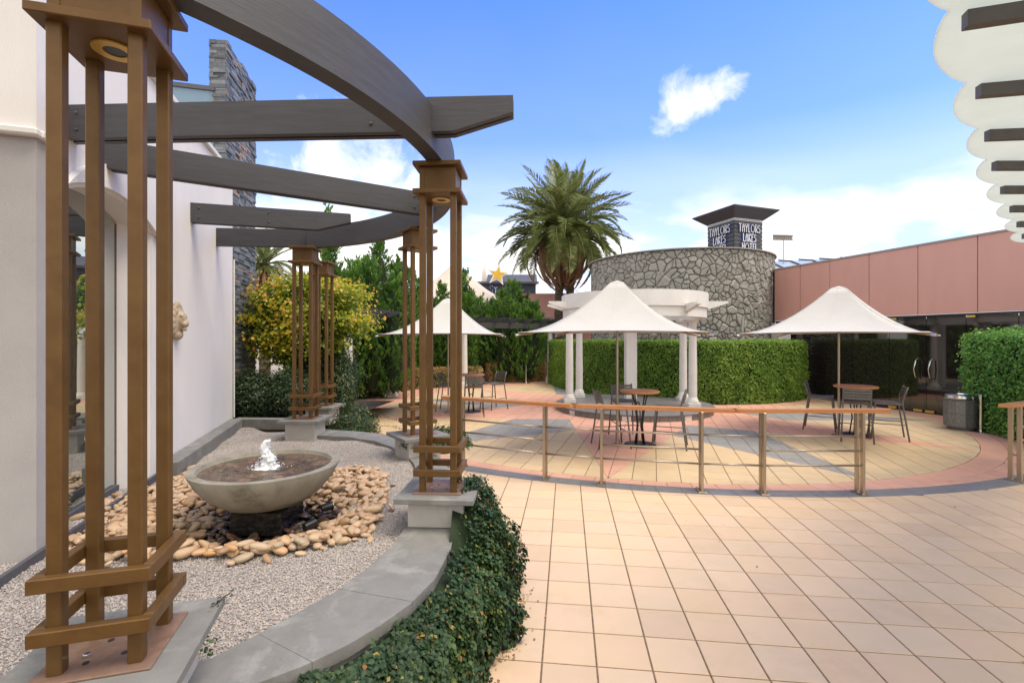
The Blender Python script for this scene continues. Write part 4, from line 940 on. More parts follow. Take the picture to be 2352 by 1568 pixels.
# ================================================================== HEDGES
def hedge(name, line, thick, z1, n, lm, size, label, seed, z0=0.0, sides=(1, -1), browntop=False, tbase=.45, rough_=.05):
    """line: points along the front face; thickness goes to the right-hand side of its direction times thick"""
    c0 = line[len(line)//2]; root = empty(name, (c0[0], c0[1], z0), 0, label, 'hedge'); off = np.array([c0[0], c0[1], z0]); rr = np.random.default_rng(seed)
    C = resample(line, 300); T = np.gradient(C, axis=0); T /= np.linalg.norm(T, axis=1)[:, None]; Nn = np.c_[T[:, 1], -T[:, 0]]*thick   # towards the back
    L = float(np.hypot(*np.diff(C, axis=0).T).sum()); H = z1-z0; th = abs(thick); aF = L*H; aT = L*th; aE = th*H*2; tot = aF+aT+aE
    k = rr.uniform(0, tot, n); i = rr.integers(0, 300, n); a, b_ = rr.uniform(0, 1, n), rr.uniform(0, 1, n); s = np.sign(thick)
    P = np.zeros((n, 3)); D = np.zeros((n, 3)); front = k < aF; top = (k >= aF) & (k < aF+aT); end = k >= aF+aT
    Nu = Nn/th
    P[front, :2] = C[i[front]]; P[front, 2] = z0+a[front]*H; D[front, :2] = -Nu[i[front]]; D[front, 2] = .3
    P[top, :2] = C[i[top]]+Nn[i[top]]*a[top][:, None]; P[top, 2] = z1; D[top, 2] = 1
    e = np.where(rr.uniform(0, 1, n) < .5, 0, 299); P[end, :2] = C[e[end]]+Nn[e[end]]*a[end][:, None]; P[end, 2] = z0+b_[end]*H
    D[end, :2] = T[e[end]]*np.where(e[end] == 0, -1, 1)[:, None]; D[end, 2] = .2
    cl_ = clump(P, 6, 1, seed); P += D*(rr.normal(0, rough_*.6, n)+cl_*rough_*.7)[:, None]
    big = clump(P, 1.6, 1, seed+9); t = tbase+.16*cl_+.17*big+rr.normal(0, .17, n)
    if browntop: t += .25*((P[:, 2]-z0)/H > .7)+.12*big
    tag(leaves('foliage', P, D, size, lm, root, np.clip(t, 0, 1), aspect=1.5, off=off, jitter=.55), kind='stuff')
    mb = MB(off=(c0[0], c0[1], z0)); vs = []; fs = []; m = 24; ids = np.linspace(2, 297, m).astype(int)
    for q in ids:
        p = C[q]; nn = Nn[q]; 
        for f_, z in ((.08/th, z0), (.08/th, z1-.07), (1-.05/th, z1-.07), (1-.05/th, z0)): vs.append((p[0]+nn[0]*f_, p[1]+nn[1]*f_, z))
    for q in range(m-1):
        for j in range(3): A_ = q*4+j; fs.append((A_, A_+1, A_+5, A_+4))
    fs += [(0, 1, 2, 3), tuple(4*(m-1)+j for j in (3, 2, 1, 0))]; mb.add(vs, fs); mb.build('dark_core', m_core, root); return root  # added solid core behind the leaf layer, dark like a shaded inside
hedge('hedge', [(1.58, 20.3), (1.75, 18.6), (2.3, 16.8), (3.35, 15.1), (4.6, 14.1), (6.0, 13.65), (7.4, 13.85), (8.5, 14.35), (9.25, 14.95)], -.8, 1.80, 62000, lf_hedge, .062, 'tall clipped green hedge curving around behind the gazebo', 31, rough_=.04)
hedge('hedge', [(10.05, 10.6), (9.75, 9.9), (9.45, 9.1), (9.28, 8.4), (9.32, 7.7), (9.55, 6.9)], -1.3, 1.96, 30000, lf_hedge2, .062, 'shaggy bright green hedge behind the steel bin', 32, rough_=.10, tbase=.5)
hedge('hedge', [(-1.0, 20.6), (-.4, 20.75), (.6, 20.9), (1.45, 21.0)], -.8, .82, 8000, lf_brown, .07, 'low clipped hedge with browned leaves behind the far chrome bollard', 33, browntop=True, tbase=.55)
hedge('hedge', [(-4.1, 17.1), (-3.4, 18.1), (-2.4, 18.6), (-1.2, 19.0)], -.7, .72, 9000, lf_brown, .065, 'low brown and green hedge behind the bar table on the left', 34, browntop=True, tbase=.5)
hedge('hedge', [(-6.2, 13.0), (-5.3, 14.0), (-4.75, 14.9), (-4.2, 15.9), (-4.0, 16.7)], -.9, .95, 8000, lf_shrub, .06, 'low dark green hedge at the foot of the conifers behind the white columns', 35, tbase=.6)

# ================================================================== TREES
def limb(mb, p, q, r0, r1, bend=.1, seg=6, rr=random):
    p, q = Vector(p), Vector(q); o_ = Vector((rr.uniform(-1, 1), rr.uniform(-1, 1), rr.uniform(-.3, .3)))*bend*(q-p).length
    mb.tube([p.lerp(q, i/seg)+o_*math.sin(PI*i/seg) for i in range(seg+1)], [r0+(r1-r0)*i/seg for i in range(seg+1)], 8)
# maple
mp2 = empty('maple_tree', (-4.1, 9.9, .5), 0, 'small maple turning yellow, orange and red beside the slate tower', 'tree'); mo = (-4.1, 9.9, .5)
mb = MB(off=mo); r9 = random.Random(9); tips = []
limb(mb, (-4.1, 9.9, .4), (-4.05, 9.9, 1.35), .07, .055, .03, rr=r9)
for k in range(11):
    a = 2*PI*k/11+r9.uniform(-.2, .2); L = r9.uniform(.7, 1.25); q = (-4.05+L*math.cos(a), 9.9+L*.8*math.sin(a), r9.uniform(1.7, 2.9)); limb(mb, (-4.05, 9.9, 1.2+.05*k*.3), q, .035, .008, .12, rr=r9); tips.append(q)
mb.build('trunk', m_bark, mp2, smooth=True)
rr = np.random.default_rng(77); Ps = []
for k in range(125):
    d = rr.normal(0, 1, 3); d /= np.linalg.norm(d); c = np.array([-4.18, 9.8, 2.28])+d*np.array([1.24, 1.05, .98])*rr.uniform(.35, 1.05)**.7
    if c[2] < 1.35: continue
    m = rr.integers(150, 260); Q = c+rr.normal(0, 1, (m, 3))*np.array([.20, .20, .075]); Ps.append(Q)
P = np.concatenate(Ps); D = P-np.array([-4.05, 9.8, 1.9]); D[:, 2] += .6; D /= np.linalg.norm(D, axis=1)[:, None]
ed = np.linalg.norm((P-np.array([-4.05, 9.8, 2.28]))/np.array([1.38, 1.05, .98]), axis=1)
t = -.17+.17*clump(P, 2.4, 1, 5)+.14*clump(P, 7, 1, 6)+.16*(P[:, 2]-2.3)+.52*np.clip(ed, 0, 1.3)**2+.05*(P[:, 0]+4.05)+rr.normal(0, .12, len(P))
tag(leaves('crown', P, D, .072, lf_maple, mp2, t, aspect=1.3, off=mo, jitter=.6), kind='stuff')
def shrub(name, c, r, n, lm, size, label, seed, tb=.45, cat='shrub', zb=.45):
    o = empty(name, (c[0], c[1], zb), 0, label, cat); rr = np.random.default_rng(seed); d = rr.normal(0, 1, (n, 3)); d /= np.linalg.norm(d, axis=1)[:, None]
    k = 1+.16*clump(d, 3, 1, seed); P = np.array(c)+d*np.array(r)*(k*rr.uniform(.7, 1.03, n))[:, None]; P[:, 2] = np.maximum(P[:, 2], zb)
    tag(leaves('foliage', P, d+[0, 0, .4], size, lm, o, np.clip(tb+.2*clump(P, 4, 1, seed)+rr.normal(0, .2, n), 0, 1), off=(c[0], c[1], zb)), kind='stuff')
    w = MB(off=(c[0], c[1], zb)); ico_add(w, c, [x*.75 for x in r], 10); w.build('dark_core', m_core, o)  # added dark ellipsoid inside the shrub, no modelled twigs
shrub('shrub', (-4.75, 8.75, .85), (.50, .40, .52), 5500, lf_shrub, .045, 'dark glossy shrub at the foot of the slate tower', 41)
shrub('shrub', (-4.0, 8.75, .85), (.55, .42, .48), 6000, lf_shrub, .045, 'dark glossy shrub below the maple, left of the bronze column', 42)
shrub('shrub', (-3.9, 9.9, 1.1), (.8, .6, .7), 7000, lf_shrub, .05, 'dark evergreen shrub behind the bronze columns under the maple', 43, .4)
shrub('shrub', (-3.42, 9.5, .9), (.32, .36, .72), 3800, lf_shrub, .045, 'upright grey-green shrub right of the farthest bronze column', 44, .7)
mb = MB(); mb.add([(-5.6, 7.9, .50), (-3.2, 7.8, .50), (-3.0, 9.0, .45), (-3.2, 13, .2), (-7.5, 13.5, .2), (-7.5, 9, .45)], [(0, 1, 2, 3, 4, 5)]); tag(mb.build('planter_soil', m_soil), kind='structure')
# conifers
def conifer(x, y, w, h, label, seed, n=9000, spires=7, zb=0.0, lean=.12):
    o = empty('conifer', (x, y, zb), 0, label, 'tree', None); rr = np.random.default_rng(seed); r_ = random.Random(seed); mb = MB(off=(x, y, zb)); Ps = []; Us = []; Ts = []; cor = []; per = n//spires
    mb.tube([(x, y, zb), (x, y, h*.75)], [.09, .03], 8)
    for k in range(spires):
        a = 2*PI*k/spires+r_.uniform(-.4, .4); rad = 0 if k == 0 else w*r_.uniform(.18, .46); hx = h if k == 0 else h*r_.uniform(.74, .99)*(1-.30*rad/w)
        bx, by = x+rad*math.cos(a)*1.0, y+rad*math.sin(a)
        limb(mb, (x, y, zb+.3+.1*k), (bx, by, hx*.8), .03, .01, .05, rr=r_)
        nf = int(per*1.25)//26; cor.append((bx, by, hx))
        for q in range(nf):
            t = rr.uniform(0, 1)**.85; z = zb+.08+(hx-zb-.35)*t; prof = min(1, (1-t)*1.7)**.75*min(1, .4+t*3); th = rr.uniform(0, 6.283); R_ = w*.23*prof*rr.uniform(.25, 1.0)
            cx_ = bx*(.35+.65*min(1, t*1.4+.35))+x*(1-(.35+.65*min(1, t*1.4+.35))); c = np.array([cx_+R_*math.cos(th), by+R_*math.sin(th), z]); L = rr.uniform(.22, .55)*(1.1-.4*t)
            dr_ = np.array([math.cos(th)*.55, math.sin(th)*.55, 1.0])+rr.normal(0, .12, 3); dr_ /= np.linalg.norm(dr_); m = 26; uu = rr.uniform(0, 1, m)[:, None]
            P = c+dr_*L*uu+rr.normal(0, .05, (m, 3))*(1.15-uu); Ps.append(P); Us.append(np.tile(dr_, (m, 1))); Ts.append(np.full(m, rr.normal(0, .14))+.28*(uu[:, 0]-.5))
    P = np.concatenate(Ps); U = np.concatenate(Us)+rr.normal(0, .22, (len(P), 3)); U /= np.linalg.norm(U, axis=1)[:, None]; n = len(P)
    S = rr.uniform(.07, .17, n)[:, None]*(.75+y/60); B = np.cross(U, rr.normal(0, 1, (n, 3))); B /= np.linalg.norm(B, axis=1)[:, None]
    P = P-np.array([x, y, zb]); V = np.stack([P, P+U*S*.5+B*S*.16, P+U*S, P+U*S*.5-B*S*.16], 1).reshape(-1, 3).astype(np.float32)
    F = (np.arange(n)[:, None]*4+np.array([0, 1, 2, 0, 2, 3])).reshape(-1).astype(np.int32)
    me = bpy.data.meshes.new('crown'); me.vertices.add(4*n); me.vertices.foreach_set('co', V.ravel()); me.loops.add(6*n); me.loops.foreach_set('vertex_index', F)
    me.polygons.add(2*n); me.polygons.foreach_set('loop_start', np.arange(0, 6*n, 3, dtype=np.int32)); me.materials.append(lf_conif); me.update(calc_edges=True)
    t = np.clip(.40+np.concatenate(Ts)+.15*clump(P, 3.5, 1, seed)+rr.normal(0, .12, n), 0, 1); at_ = me.attributes.new('tint', 'FLOAT', 'FACE'); at_.data.foreach_set('value', np.repeat(t, 2).astype(np.float32))
    tag(link('crown', me, o), kind='stuff'); mb.build('trunk', m_bark, o); cb = MB(off=(x, y, zb))
    for bx, by, hx in cor: ico_add(cb, ((bx+x)/2+(bx-x)*.35, (by+y)/2+(by-y)*.35, zb+(hx-zb)*.46), (w*.13, w*.13, (hx-zb)*.42), 8)
    cb.build('inner_dark_core', m_core, o)  # dark ellipsoids added in each spire to block the view through
conifer(-5.55, 14.6, 2.3, 5.1, 'dark conifer rising behind the maple and bronze columns', 51, 26000)
conifer(-4.35, 15.6, 2.5, 5.3, 'bright green upright conifer right of the maple', 52, 42000, 12)
conifer(-5.1, 16.2, 1.4, 4.7, 'conifer between the maple and the bright upright conifer, set back', 53, 18000)
conifer(-6.2, 16.0, .9, 6.6, 'slender tall conifer whose tip shows above the far pergola beam', 54, 6000, 4)
conifer(-3.85, 19.3, 1.7, 4.4, 'conifer behind the cornerwise bronze column', 55, 20000)
conifer(-2.9, 19.9, 1.6, 4.3, 'conifer between the two nearest bronze columns in the distance', 56, 20000)
conifer(-1.95, 20.2, 1.3, 4.9, 'spiky conifer right behind the tall bronze posts', 57, 16000)
conifer(.02, 21.9, 3.4, 4.65, 'broad dense conifer left of the palm tree', 58, 52000, 17)
# palms
def frond_mesh(L, droop, seed, dead=False):
    r_ = random.Random(seed); mb = MB(); pts = []; n = 16
    for i in range(n+1):
        t = i/n; pts.append(Vector((L*t*math.cos(droop*t*.9), 0, -L*.52*droop*t*t+L*.10*t)))
    mb.tt = .6; mb.tube(pts, [.028*(1-i/n)+.005 for i in range(n+1)], 5)
    m = 62
    for i in range(m):
        t = .10+.90*i/m; f = t*n; a = min(int(f), n-1); p = pts[a].lerp(pts[a+1], f-a); d = (pts[a+1]-pts[a]).normalized()
        l = L*.155*math.sin(PI*min(1, (t*.88+.16)))**.6*(1 if not dead else .8)
        for s in (-1, 1):
            up = r_.uniform(.15, .55) if not dead else r_.uniform(-1.4, -.5); dr = (d*.85+Vector((0, s*(1.0 if not dead else .45), 0))+Vector((0, 0, up))).normalized()
            q = p+dr*l*r_.uniform(.85, 1.1)+Vector((0, 0, -l*.15)); mid = p.lerp(q, .5)+Vector((0, 0, l*.06)); w_ = dr.cross(Vector((0, 0, 1))).normalized()*.017 + d*.010
            mb.tt = max(.02, min(1, r_.gauss(.45, .2))); mb.add([p, mid+w_, q, mid-w_], [(0, 1, 2), (0, 2, 3)])
    return mb.mesh('frond', lf_dead if dead else lf_palm)
FM = [frond_mesh(3.1, d, i) for i, d in enumerate((.25, .5, .75, 1.0, .6, .85))]; DM = [frond_mesh(2.5, 1.35+.12*i, 50+i, True) for i in range(3)]
def palm(x, y, zc_, label, seed, n=92, ndead=34, sc_=1.0, trunks=((0, 0),)):
    o = empty('palm_tree', (x, y, 0), 0, label, 'palm tree'); r_ = random.Random(seed)
    for (dx, dy) in trunks:
        mb = MB(); zs = np.linspace(0, zc_, 46); mb.tube([(dx*(1-z/zc_*.5), dy, z) for z in zs], [(.20+.018*(i % 2)) for i in range(46)], 14); mb.build('trunk', m_bark, o)
    for k in range(n):
        q = k/n; el = math.radians(82-118*q+r_.uniform(-7, 7)); az = k*2.39996+r_.uniform(-.2, .2); s = sc_*r_.uniform(.86, 1.06)*(1 if q > .15 else .82)
        f = link('frond', FM[min(5, int(q*4.5)+r_.randrange(2))], o, (0, 0, zc_)); f.rotation_euler = (r_.uniform(-.25, .25), -el, az); f.scale = (s, s, s)
    for k in range(ndead):
        az = k*2.39996; s = sc_*r_.uniform(.85, 1.25); f = link('dead_frond', DM[k % 3], o, (.1*math.cos(az), .1*math.sin(az), zc_-.25)); f.rotation_euler = (0, R(r_.uniform(4, 38)), az); f.scale = (s, s, s)
palm(2.62, 24.0, 7.35, 'large date palm with a skirt of dry fronds behind the gazebo', 61, 124, 64, 1.38, trunks=((-.35, 0), (.45, .1)))
palm(-9.6, 18.5, 4.75, 'small palm behind the slate tower and maple', 62, 40, 12, .62)

# ================================================================== WHITE COLUMNS AND FAR PERGOLA
fp = empty('plaza_pergola', (-2, 17, 0), 0, 'grey timber pergola on white columns around the far side of the plaza', 'pergola'); fo2 = Vector((-2, 17, 0))
cp = [(-4.42, 12.85), (-3.95, 15.6), (-1.84, 18.4), (1.64, 20.6)]
for x, y in cp:
    mb = column_mesh(.12, 2.3); c = mb.build('column', m_white, fp, smooth='auto'); c.location = (x-fo2.x, y-fo2.y, 0)
C = resample([(-5.6, 10.4), (-4.42, 12.85), (-3.95, 15.6), (-2.9, 17.4), (-1.84, 18.4), (0, 19.7), (1.64, 20.6), (4, 21.4)], 22)
for a, b_ in zip(C[:-1], C[1:]):
    mb = MB(off=fo2); mb.bar((*a, 2.42), (*b_, 2.42), .14, .22); mb.build('ring_beam', m_beam, fp)
T = np.gradient(C, axis=0)
for i in range(1, 22, 1):
    t = T[i]/np.linalg.norm(T[i]); nn = np.array([t[1], -t[0]]); p = C[i]-nn*1.2; q = C[i]+nn*.75; mb = MB(off=fo2)
    M = Matrix.Translation((p[0], p[1], 2.54)) @ Matrix.Rotation(math.atan2(q[1]-p[1], q[0]-p[0]), 4, 'Z'); pr = [(0, 0), (1.6, 0), (1.95, .12), (1.95, .18), (0, .18)]
    mb.add([(x, yy, z) for yy in (-.03, .03) for x, z in pr], [(0, 1, 2, 3, 4), (9, 8, 7, 6, 5)]+[(k, k+5, (k+1) % 5+5, (k+1) % 5) for k in range(5)], M); mb.build('rafter', m_beam, fp)

# bollards, bin
def bollard(x, y, label):
    o = empty('bollard', (x, y, 0), 0, label, 'bollard', 'chrome bollards at the plaza edge')
    mb = MB(); mb.lathe([(.033, .02), (.033, .74), (.038, .745), (.038, .765), (0, .775)], 18); mb.build('post', m_chrome, o, smooth='auto')
    mb = MB(); mb.lathe([(.17, .002), (.17, .010), (.14, .022), (.045, .028), (.034, .05)], 28); mb.build('foot', m_chrome, o, smooth='auto')
bollard(*g(1208.4, 879.4), 'chrome bollard in front of the low brown hedge'); bollard(*g(2253, 992), 'chrome bollard right of the steel bin')
x, y = g(2205, 985); bn = empty('litter_bin', (x, y, 0), -.45, 'grey perforated steel litter bin with chrome lid by the hedge', 'litter bin')
m_bin = mat('perforated_steel', (.24, .245, .25), (.14, .145, .15), rough=.4, metal=.5, scale=55, ramp_lo=.45, ramp_hi=.55, bump=.5, bscale=120)
mb = MB(); mb.lathe([(.235, .07), (.272, .071), (.272, .60), (.255, .62)], 12); mb.build('body', m_bin, bn)
mb = MB(); mb.lathe([(.275, .33), (.278, .331), (.278, .342), (.275, .343)], 12); mb.lathe([(.275, .60), (.28, .605), (.28, .625), (.272, .63)], 12); mb.build('hoop', m_stool, bn)
mb = MB(); mb.lathe([(.21, .001), (.21, .075)], 24); mb.build('foot_ring', m_stool, bn)
mb = MB(); mb.lathe([(.24, .64), (.262, .645), (.268, .68), (.25, .715), (.20, .735), (.14, .74), (.12, .715), (.0, .71)], 36); mb.build('lid', m_chrome, bn, smooth='auto')

# ================================================================== STONE DRUM BUILDING
DC = (6.53, 18.9); DR = 3.45; DZ = 4.86
dr = empty('stone_drum', (DC[0], DC[1], 0), 0, 'round building clad in grey painted fieldstone', 'building'); do = Vector((DC[0], DC[1], 0))
mb = MB(off=do); mb.lathe([(DR-.10, -.05), (DR-.10, DZ-.02), (0, DZ-.02)], 96, (*DC, 0)); mb.build('drum_wall', m_rockgap, dr, smooth='auto')
mb = MB(off=do); ring(mb, DC, DR-.3, DR+.03, DZ-.03, DZ+.005, 96); mb.build('capping', m_slat, dr, smooth='auto')
aa0, aa1 = R(-175), R(-15); LW = (aa1-aa0)*DR; HW = DZ-.03-1.3; r5 = random.Random(12)
seeds = []
cw, ch = .225, .20; nx_, nz_ = int(LW/cw), int(HW/ch)
for i in range(-1, nx_+1):
    for j in range(-1, nz_+2):
        if r5.random() < .22: continue
        seeds.append((i*cw+r5.uniform(-.06, cw*1.1), 1.3+j*ch+r5.uniform(-.06, ch*1.1)))
        if r5.random() < .34:
            q0 = seeds[-1]; seeds.append((q0[0]+r5.uniform(-.13, .13), q0[1]+r5.uniform(-.13, .13)))
it = []; SA = np.array(seeds)
for i, (sx, sz) in enumerate(seeds):
    d = np.hypot(SA[:, 0]-sx, SA[:, 1]-sz); nb_ = np.argsort(d)[1:16]; sq = r5.uniform(.75, 1)
    poly = [(sx-.6, sz-.6), (sx+.6, sz-.6), (sx+.6, sz+.6), (sx-.6, sz+.6)]
    for j in nb_:
        if d[j] < 1e-4: continue
        vx, vz = (SA[j]-[sx, sz])/d[j]; poly = clip(poly, vx, vz, vx*(sx+SA[j][0])/2+vz*(sz+SA[j][1])/2-.004)
        if len(poly) < 3: break
    if len(poly) < 3: continue
    poly = clip(clip(clip(clip(poly, 0, 1, DZ-.04), 0, -1, -1.3), 1, 0, LW), -1, 0, 0)
    if len(poly) < 3 or area(poly) < .004: continue
    pr_ = r5.uniform(.045, .085); tl = (r5.uniform(-.07, .07), r5.uniform(-.07, .07))
    def fn(mb, poly=poly, pr_=pr_, tl=tl):
        c = cen(poly); n = len(poly); P_ = []
        for k in range(n):       # extra mid-points so that edges are uneven
            a, b2 = poly[k], poly[(k+1) % n]; P_.append(a)
            if math.hypot(a[0]-b2[0], a[1]-b2[1]) > .1: P_.append(((a[0]+b2[0])/2+(c[0]-(a[0]+b2[0])/2)*.03, (a[1]+b2[1])/2+(c[1]-(a[1]+b2[1])/2)*.03))
        Q_ = []
        for k in range(len(P_)):
            a, b2 = P_[k], P_[(k+1) % len(P_)]; Q_ += [(a[0]*.76+b2[0]*.24, a[1]*.76+b2[1]*.24), (a[0]*.24+b2[0]*.76, a[1]*.24+b2[1]*.76)]
        P_ = Q_; n = len(P_)
        def w3(s, z, o): a = aa0+s/DR; return (DC[0]+(DR-.10+o)*math.cos(a)-do.x, DC[1]+(DR-.10+o)*math.sin(a)-do.y, z)
        J = [(a+r5.uniform(-.005, .005), b3+r5.uniform(-.005, .005)) for a, b3 in P_]
        vs = [w3(s, z, -.01) for s, z in P_]+[w3(s+(c[0]-s)*.06, z+(c[1]-z)*.06, pr_*.7+(s-c[0])*tl[0]+(z-c[1])*tl[1]) for s, z in J]+[w3(s+(c[0]-s)*.34, z+(c[1]-z)*.34, pr_+(s-c[0])*tl[0]+(z-c[1])*tl[1]+r5.uniform(-.006, .006)) for s, z in J]
        mb.add(vs, [(k, (k+1) % n, n+(k+1) % n, n+k) for k in range(n)]+[(n+k, n+(k+1) % n, 2*n+(k+1) % n, 2*n+k) for k in range(n)]+[tuple(range(2*n, 3*n))])
    a = aa0+sx/DR; vis = max(0, -(math.cos(a)*(DC[0])+math.sin(a)*(DC[1]))) ; it.append((area(poly)*vis if sz > 1.6 else area(poly)*.001, fn, 0, r5.random()))
pieces(dr, 'fieldstone', 'fieldstone_mass', it, [m_rock])

# ================================================================== PINK PANEL BUILDING WITH GLASS FRONT
pb = empty('pink_panel_building', (10.2, 12.6, 0), 0, 'building with pink metal fascia panels over a dark tinted glass front', 'building'); pbo = Vector((10.2, 12.6, 0))
fx = lambda y: 14.015-.297*y
def fpt(u):      # where the sight line at photo column u meets the front
    k = (u-1176)/FPX; y = 14.015/(k+.297); return Vector((k*y, y, 0))
us = [1778, 1837, 1905, 1995, 2107, 2244, 2420, 2640]
fd = Vector((.297, -1, 0)).normalized(); fn_ = Vector((-1, -.297, 0)).normalized()
for a, b_ in zip(us[:-1], us[1:]):
    p, q = fpt(a)+fd*.008, fpt(b_)-fd*.008; mb = MB(off=pbo); mb.bar((p.x+.03, p.y, 3.38), (q.x+.03, q.y, 3.38), .05, 1.76, .003); mb.build('fascia_panel', m_panel, pb)
mb = MB(off=pbo); p, q = fpt(1770), fpt(2640); mb.bar((p.x+.12, p.y, 3.38), (q.x+.12, q.y, 3.38), .09, 1.74); mb.build('backing', m_grate, pb)
mb = MB(off=pbo); mb.bar((p.x+.05, p.y, 4.285), (q.x+.05, q.y, 4.285), .14, .045); mb.build('roof_trim', m_slat, pb)
mb = MB(off=pbo); mb.bar((p.x+2.5, p.y+.6, 4.1), (q.x+2.5, q.y+.6, 4.1), 4.7, .1); mb.build('roof', m_slat, pb)
gs = [1775, 1883, 1951, 2035, 2119, 2210, 2330, 2640]
for i, (a, b_) in enumerate(zip(gs[:-1], gs[1:])):
    p, q = fpt(a)+fd*.006, fpt(b_)-fd*.006; mb = MB(off=pbo); mb.bar((p.x+.10, p.y, 1.25), (q.x+.10, q.y, 1.25), .014, 2.42)
    o = mb.build('door_leaf' if i in (3, 4) else 'glass_pane', m_dglass, pb)
    if i in (3, 4):
        e = (q-fd*.16 if i == 3 else p+fd*.16)+fn_*.03; h_ = MB(off=pbo); h_.tube([(e.x+.08, e.y, 1.38), (e.x+.02, e.y, 1.33), (e.x-.02, e.y, 1.12), (e.x+.02, e.y, .92), (e.x+.08, e.y, .87)], .016, 10); h_.build('door_handle', m_chrome, o, smooth=True)
        for s in (.10, -.16):
            e = (p if s > 0 else q)+fd*s+fn_*.02; 
            h_ = MB(off=pbo); h_.bar((e.x+.08-.10*fd.x, e.y-.10*fd.y, .055), (e.x+.08+.10*fd.x, e.y+.10*fd.y, .055), .03, .06); h_.build('floor_pivot', m_brass, o)
    e = p+fd*.12+fn_*.02; h_ = MB(off=pbo); h_.bar((e.x+.08-.08*fd.x, e.y-.08*fd.y, 2.42), (e.x+.08+.08*fd.x, e.y+.08*fd.y, 2.42), .03, .05)
    if i in (3, 5): h_.build('top_pivot', m_brass, o)
p, q = fpt(1770), fpt(2640); mb = MB(off=pbo); mb.bar((p.x+.10, p.y, 2.475), (q.x+.10, q.y, 2.475), .06, .04); mb.bar((p.x+.10, p.y, .02), (q.x+.10, q.y, .02), .05, .035); mb.build('glazing_channel', m_black, pb)
mb = MB(off=pbo); mb.bar((p.x+2.9, p.y+.8, 1.25), (q.x+2.9, q.y+.8, 1.25), .1, 2.5); mb.bar((p.x+1.5, p.y+.4, .0), (q.x+1.5, q.y+.4, .0), 2.8, .01); mb.build('interior_wall', m_grate, pb)
pp = fpt(1800); mb = MB(off=pbo); mb.box((pp.x-.15, pp.y-.1, 1.2), (.42, .42, 2.4)); mb.build('pier', m_white, pb)
# rooftop items
sk = empty('skylight', (15.5, 22.5, 4.0), -.3, 'glazed barrel skylight with dark ribs above the pink fascia', 'skylight')
for k in range(8):
    mb = MB(); n = 8
    pts = [(-2.5+k*.9, -1.82, 0), (-2.5+k*.9, -1.62, 1.0), (-2.5+k*.9-.5, -.2, 1.62), (-2.5+k*.9-.8, .9, 1.85)]; mb.tube(pts, .035, 5); mb.build('rib', m_charc, sk)
gs_ = mat('skylight_glass', (.34, .40, .42), (.40, .45, .47), rough=.2); mb = MB(); PF = [(-1.78, 0), (-1.58, .97), (-.2, 1.58), (.9, 1.81)]; vs = [(xx, y_, z_) for y_, z_ in PF for xx in (-3.1, 3.8)]
mb.add(vs, [(2*i, 2*i+1, 2*i+3, 2*i+2) for i in range(3)]); mb.bar((-3.1, -1.6, 1.0), (3.8, -1.6, 1.0), .05, .05); mb.build('glazing', gs_, sk)
an = empty('tv_antenna', (13.0, 22.8, 4.2), 0, 'small television antenna on a thin mast beside the stone drum', 'antenna')
mb = MB(); mb.tube([(0, 0, 0), (0, 0, 2.5)], .018, 6); mb.build('mast', m_slat, an)
mb = MB(); mb.bar((-.5, 0, 2.42), (.5, .1, 2.42), .04, .04); mb.bar((-.5, 0, 2.64), (.5, .1, 2.64), .04, .05); mb.bar((-.5, .03, 2.53), (.5, .13, 2.53), .01, .19)
for k in range(11): mb.bar((-.48+k*.096, 0, 2.43), (-.48+k*.096, .06, 2.62), .012, .012)
mb.build('array', m_slat, an)
rp = empty('roof_plant', (15.5, 17.5, 4.1), -.3, 'white air conditioning housing on the roof above the pink panels', 'roof plant')
mb = MB(); mb.add([(-.9, -.6, 0), (1.3, -.6, 0), (1.3, .6, 0), (-.9, .6, 0), (-.6, -.5, 1.18), (.9, -.5, 1.18), (.9, .5, 1.18), (-.6, .5, 1.18)], [(0, 1, 5, 4), (1, 2, 6, 5), (2, 3, 7, 6), (3, 0, 4, 7), (4, 5, 6, 7)]); mb.build('housing', m_gutter, rp)
mb = MB()
for k in range(6): mb.bar((-.95, -.62, .18+k*.14), (-.68, -.62, .18+k*.14), .03, .05)
mb.build('louvre', m_charc, rp)

# ================================================================== HOTEL SIGN TOWER
SA_ = math.radians(20); LS = 1.85
stw = empty('sign_tower', (11.21, 24.0, 0), SA_, 'square charcoal sign tower reading TAYLORS LAKES HOTEL with a flared roof', 'sign tower')
mb = MB(); mb.box((LS/2, LS/2, 3.9), (LS-.1, LS-.1, 7.9)); mb.build('core', m_charc, stw)
for face in (0, 1):
    for k in range(12):
        z = 7.86-k*.205; mb = MB()
        if face == 0: mb.box((LS/2, .02, z-.098), (LS, .06, .182), bev=.006)
        else: mb.box((.02, LS/2+.03, z-.098), (.06, LS-.06, .182), bev=.006)
        mb.build('cladding_board', m_charc, stw)
mb = MB(); mb.box((LS/2, LS/2, 7.885), (LS+.06, LS+.06, .03)); mb.box((LS/2, LS/2, 7.955), (LS+.06, LS+.06, .03)); mb.build('trim', m_letter, stw)
mb = MB(); o_ = .56; z0, z1 = 7.97, 8.42
vs = [(-.03, -.03, z0), (LS+.03, -.03, z0), (LS+.03, LS+.03, z0), (-.03, LS+.03, z0), (-o_, -o_, z1), (LS+o_, -o_, z1), (LS+o_, LS+o_, z1), (-o_, LS+o_, z1), (-o_, -o_, z1+.05), (LS+o_, -o_, z1+.05), (LS+o_, LS+o_, z1+.05), (-o_, LS+o_, z1+.05)]
mb.add(vs, [(k, (k+1) % 4, 4+(k+1) % 4, 4+k) for k in range(4)]+[(4+k, 4+(k+1) % 4, 8+(k+1) % 4, 8+k) for k in range(4)]+[(8, 9, 10, 11)]); mb.build('flared_roof', m_charc, stw)
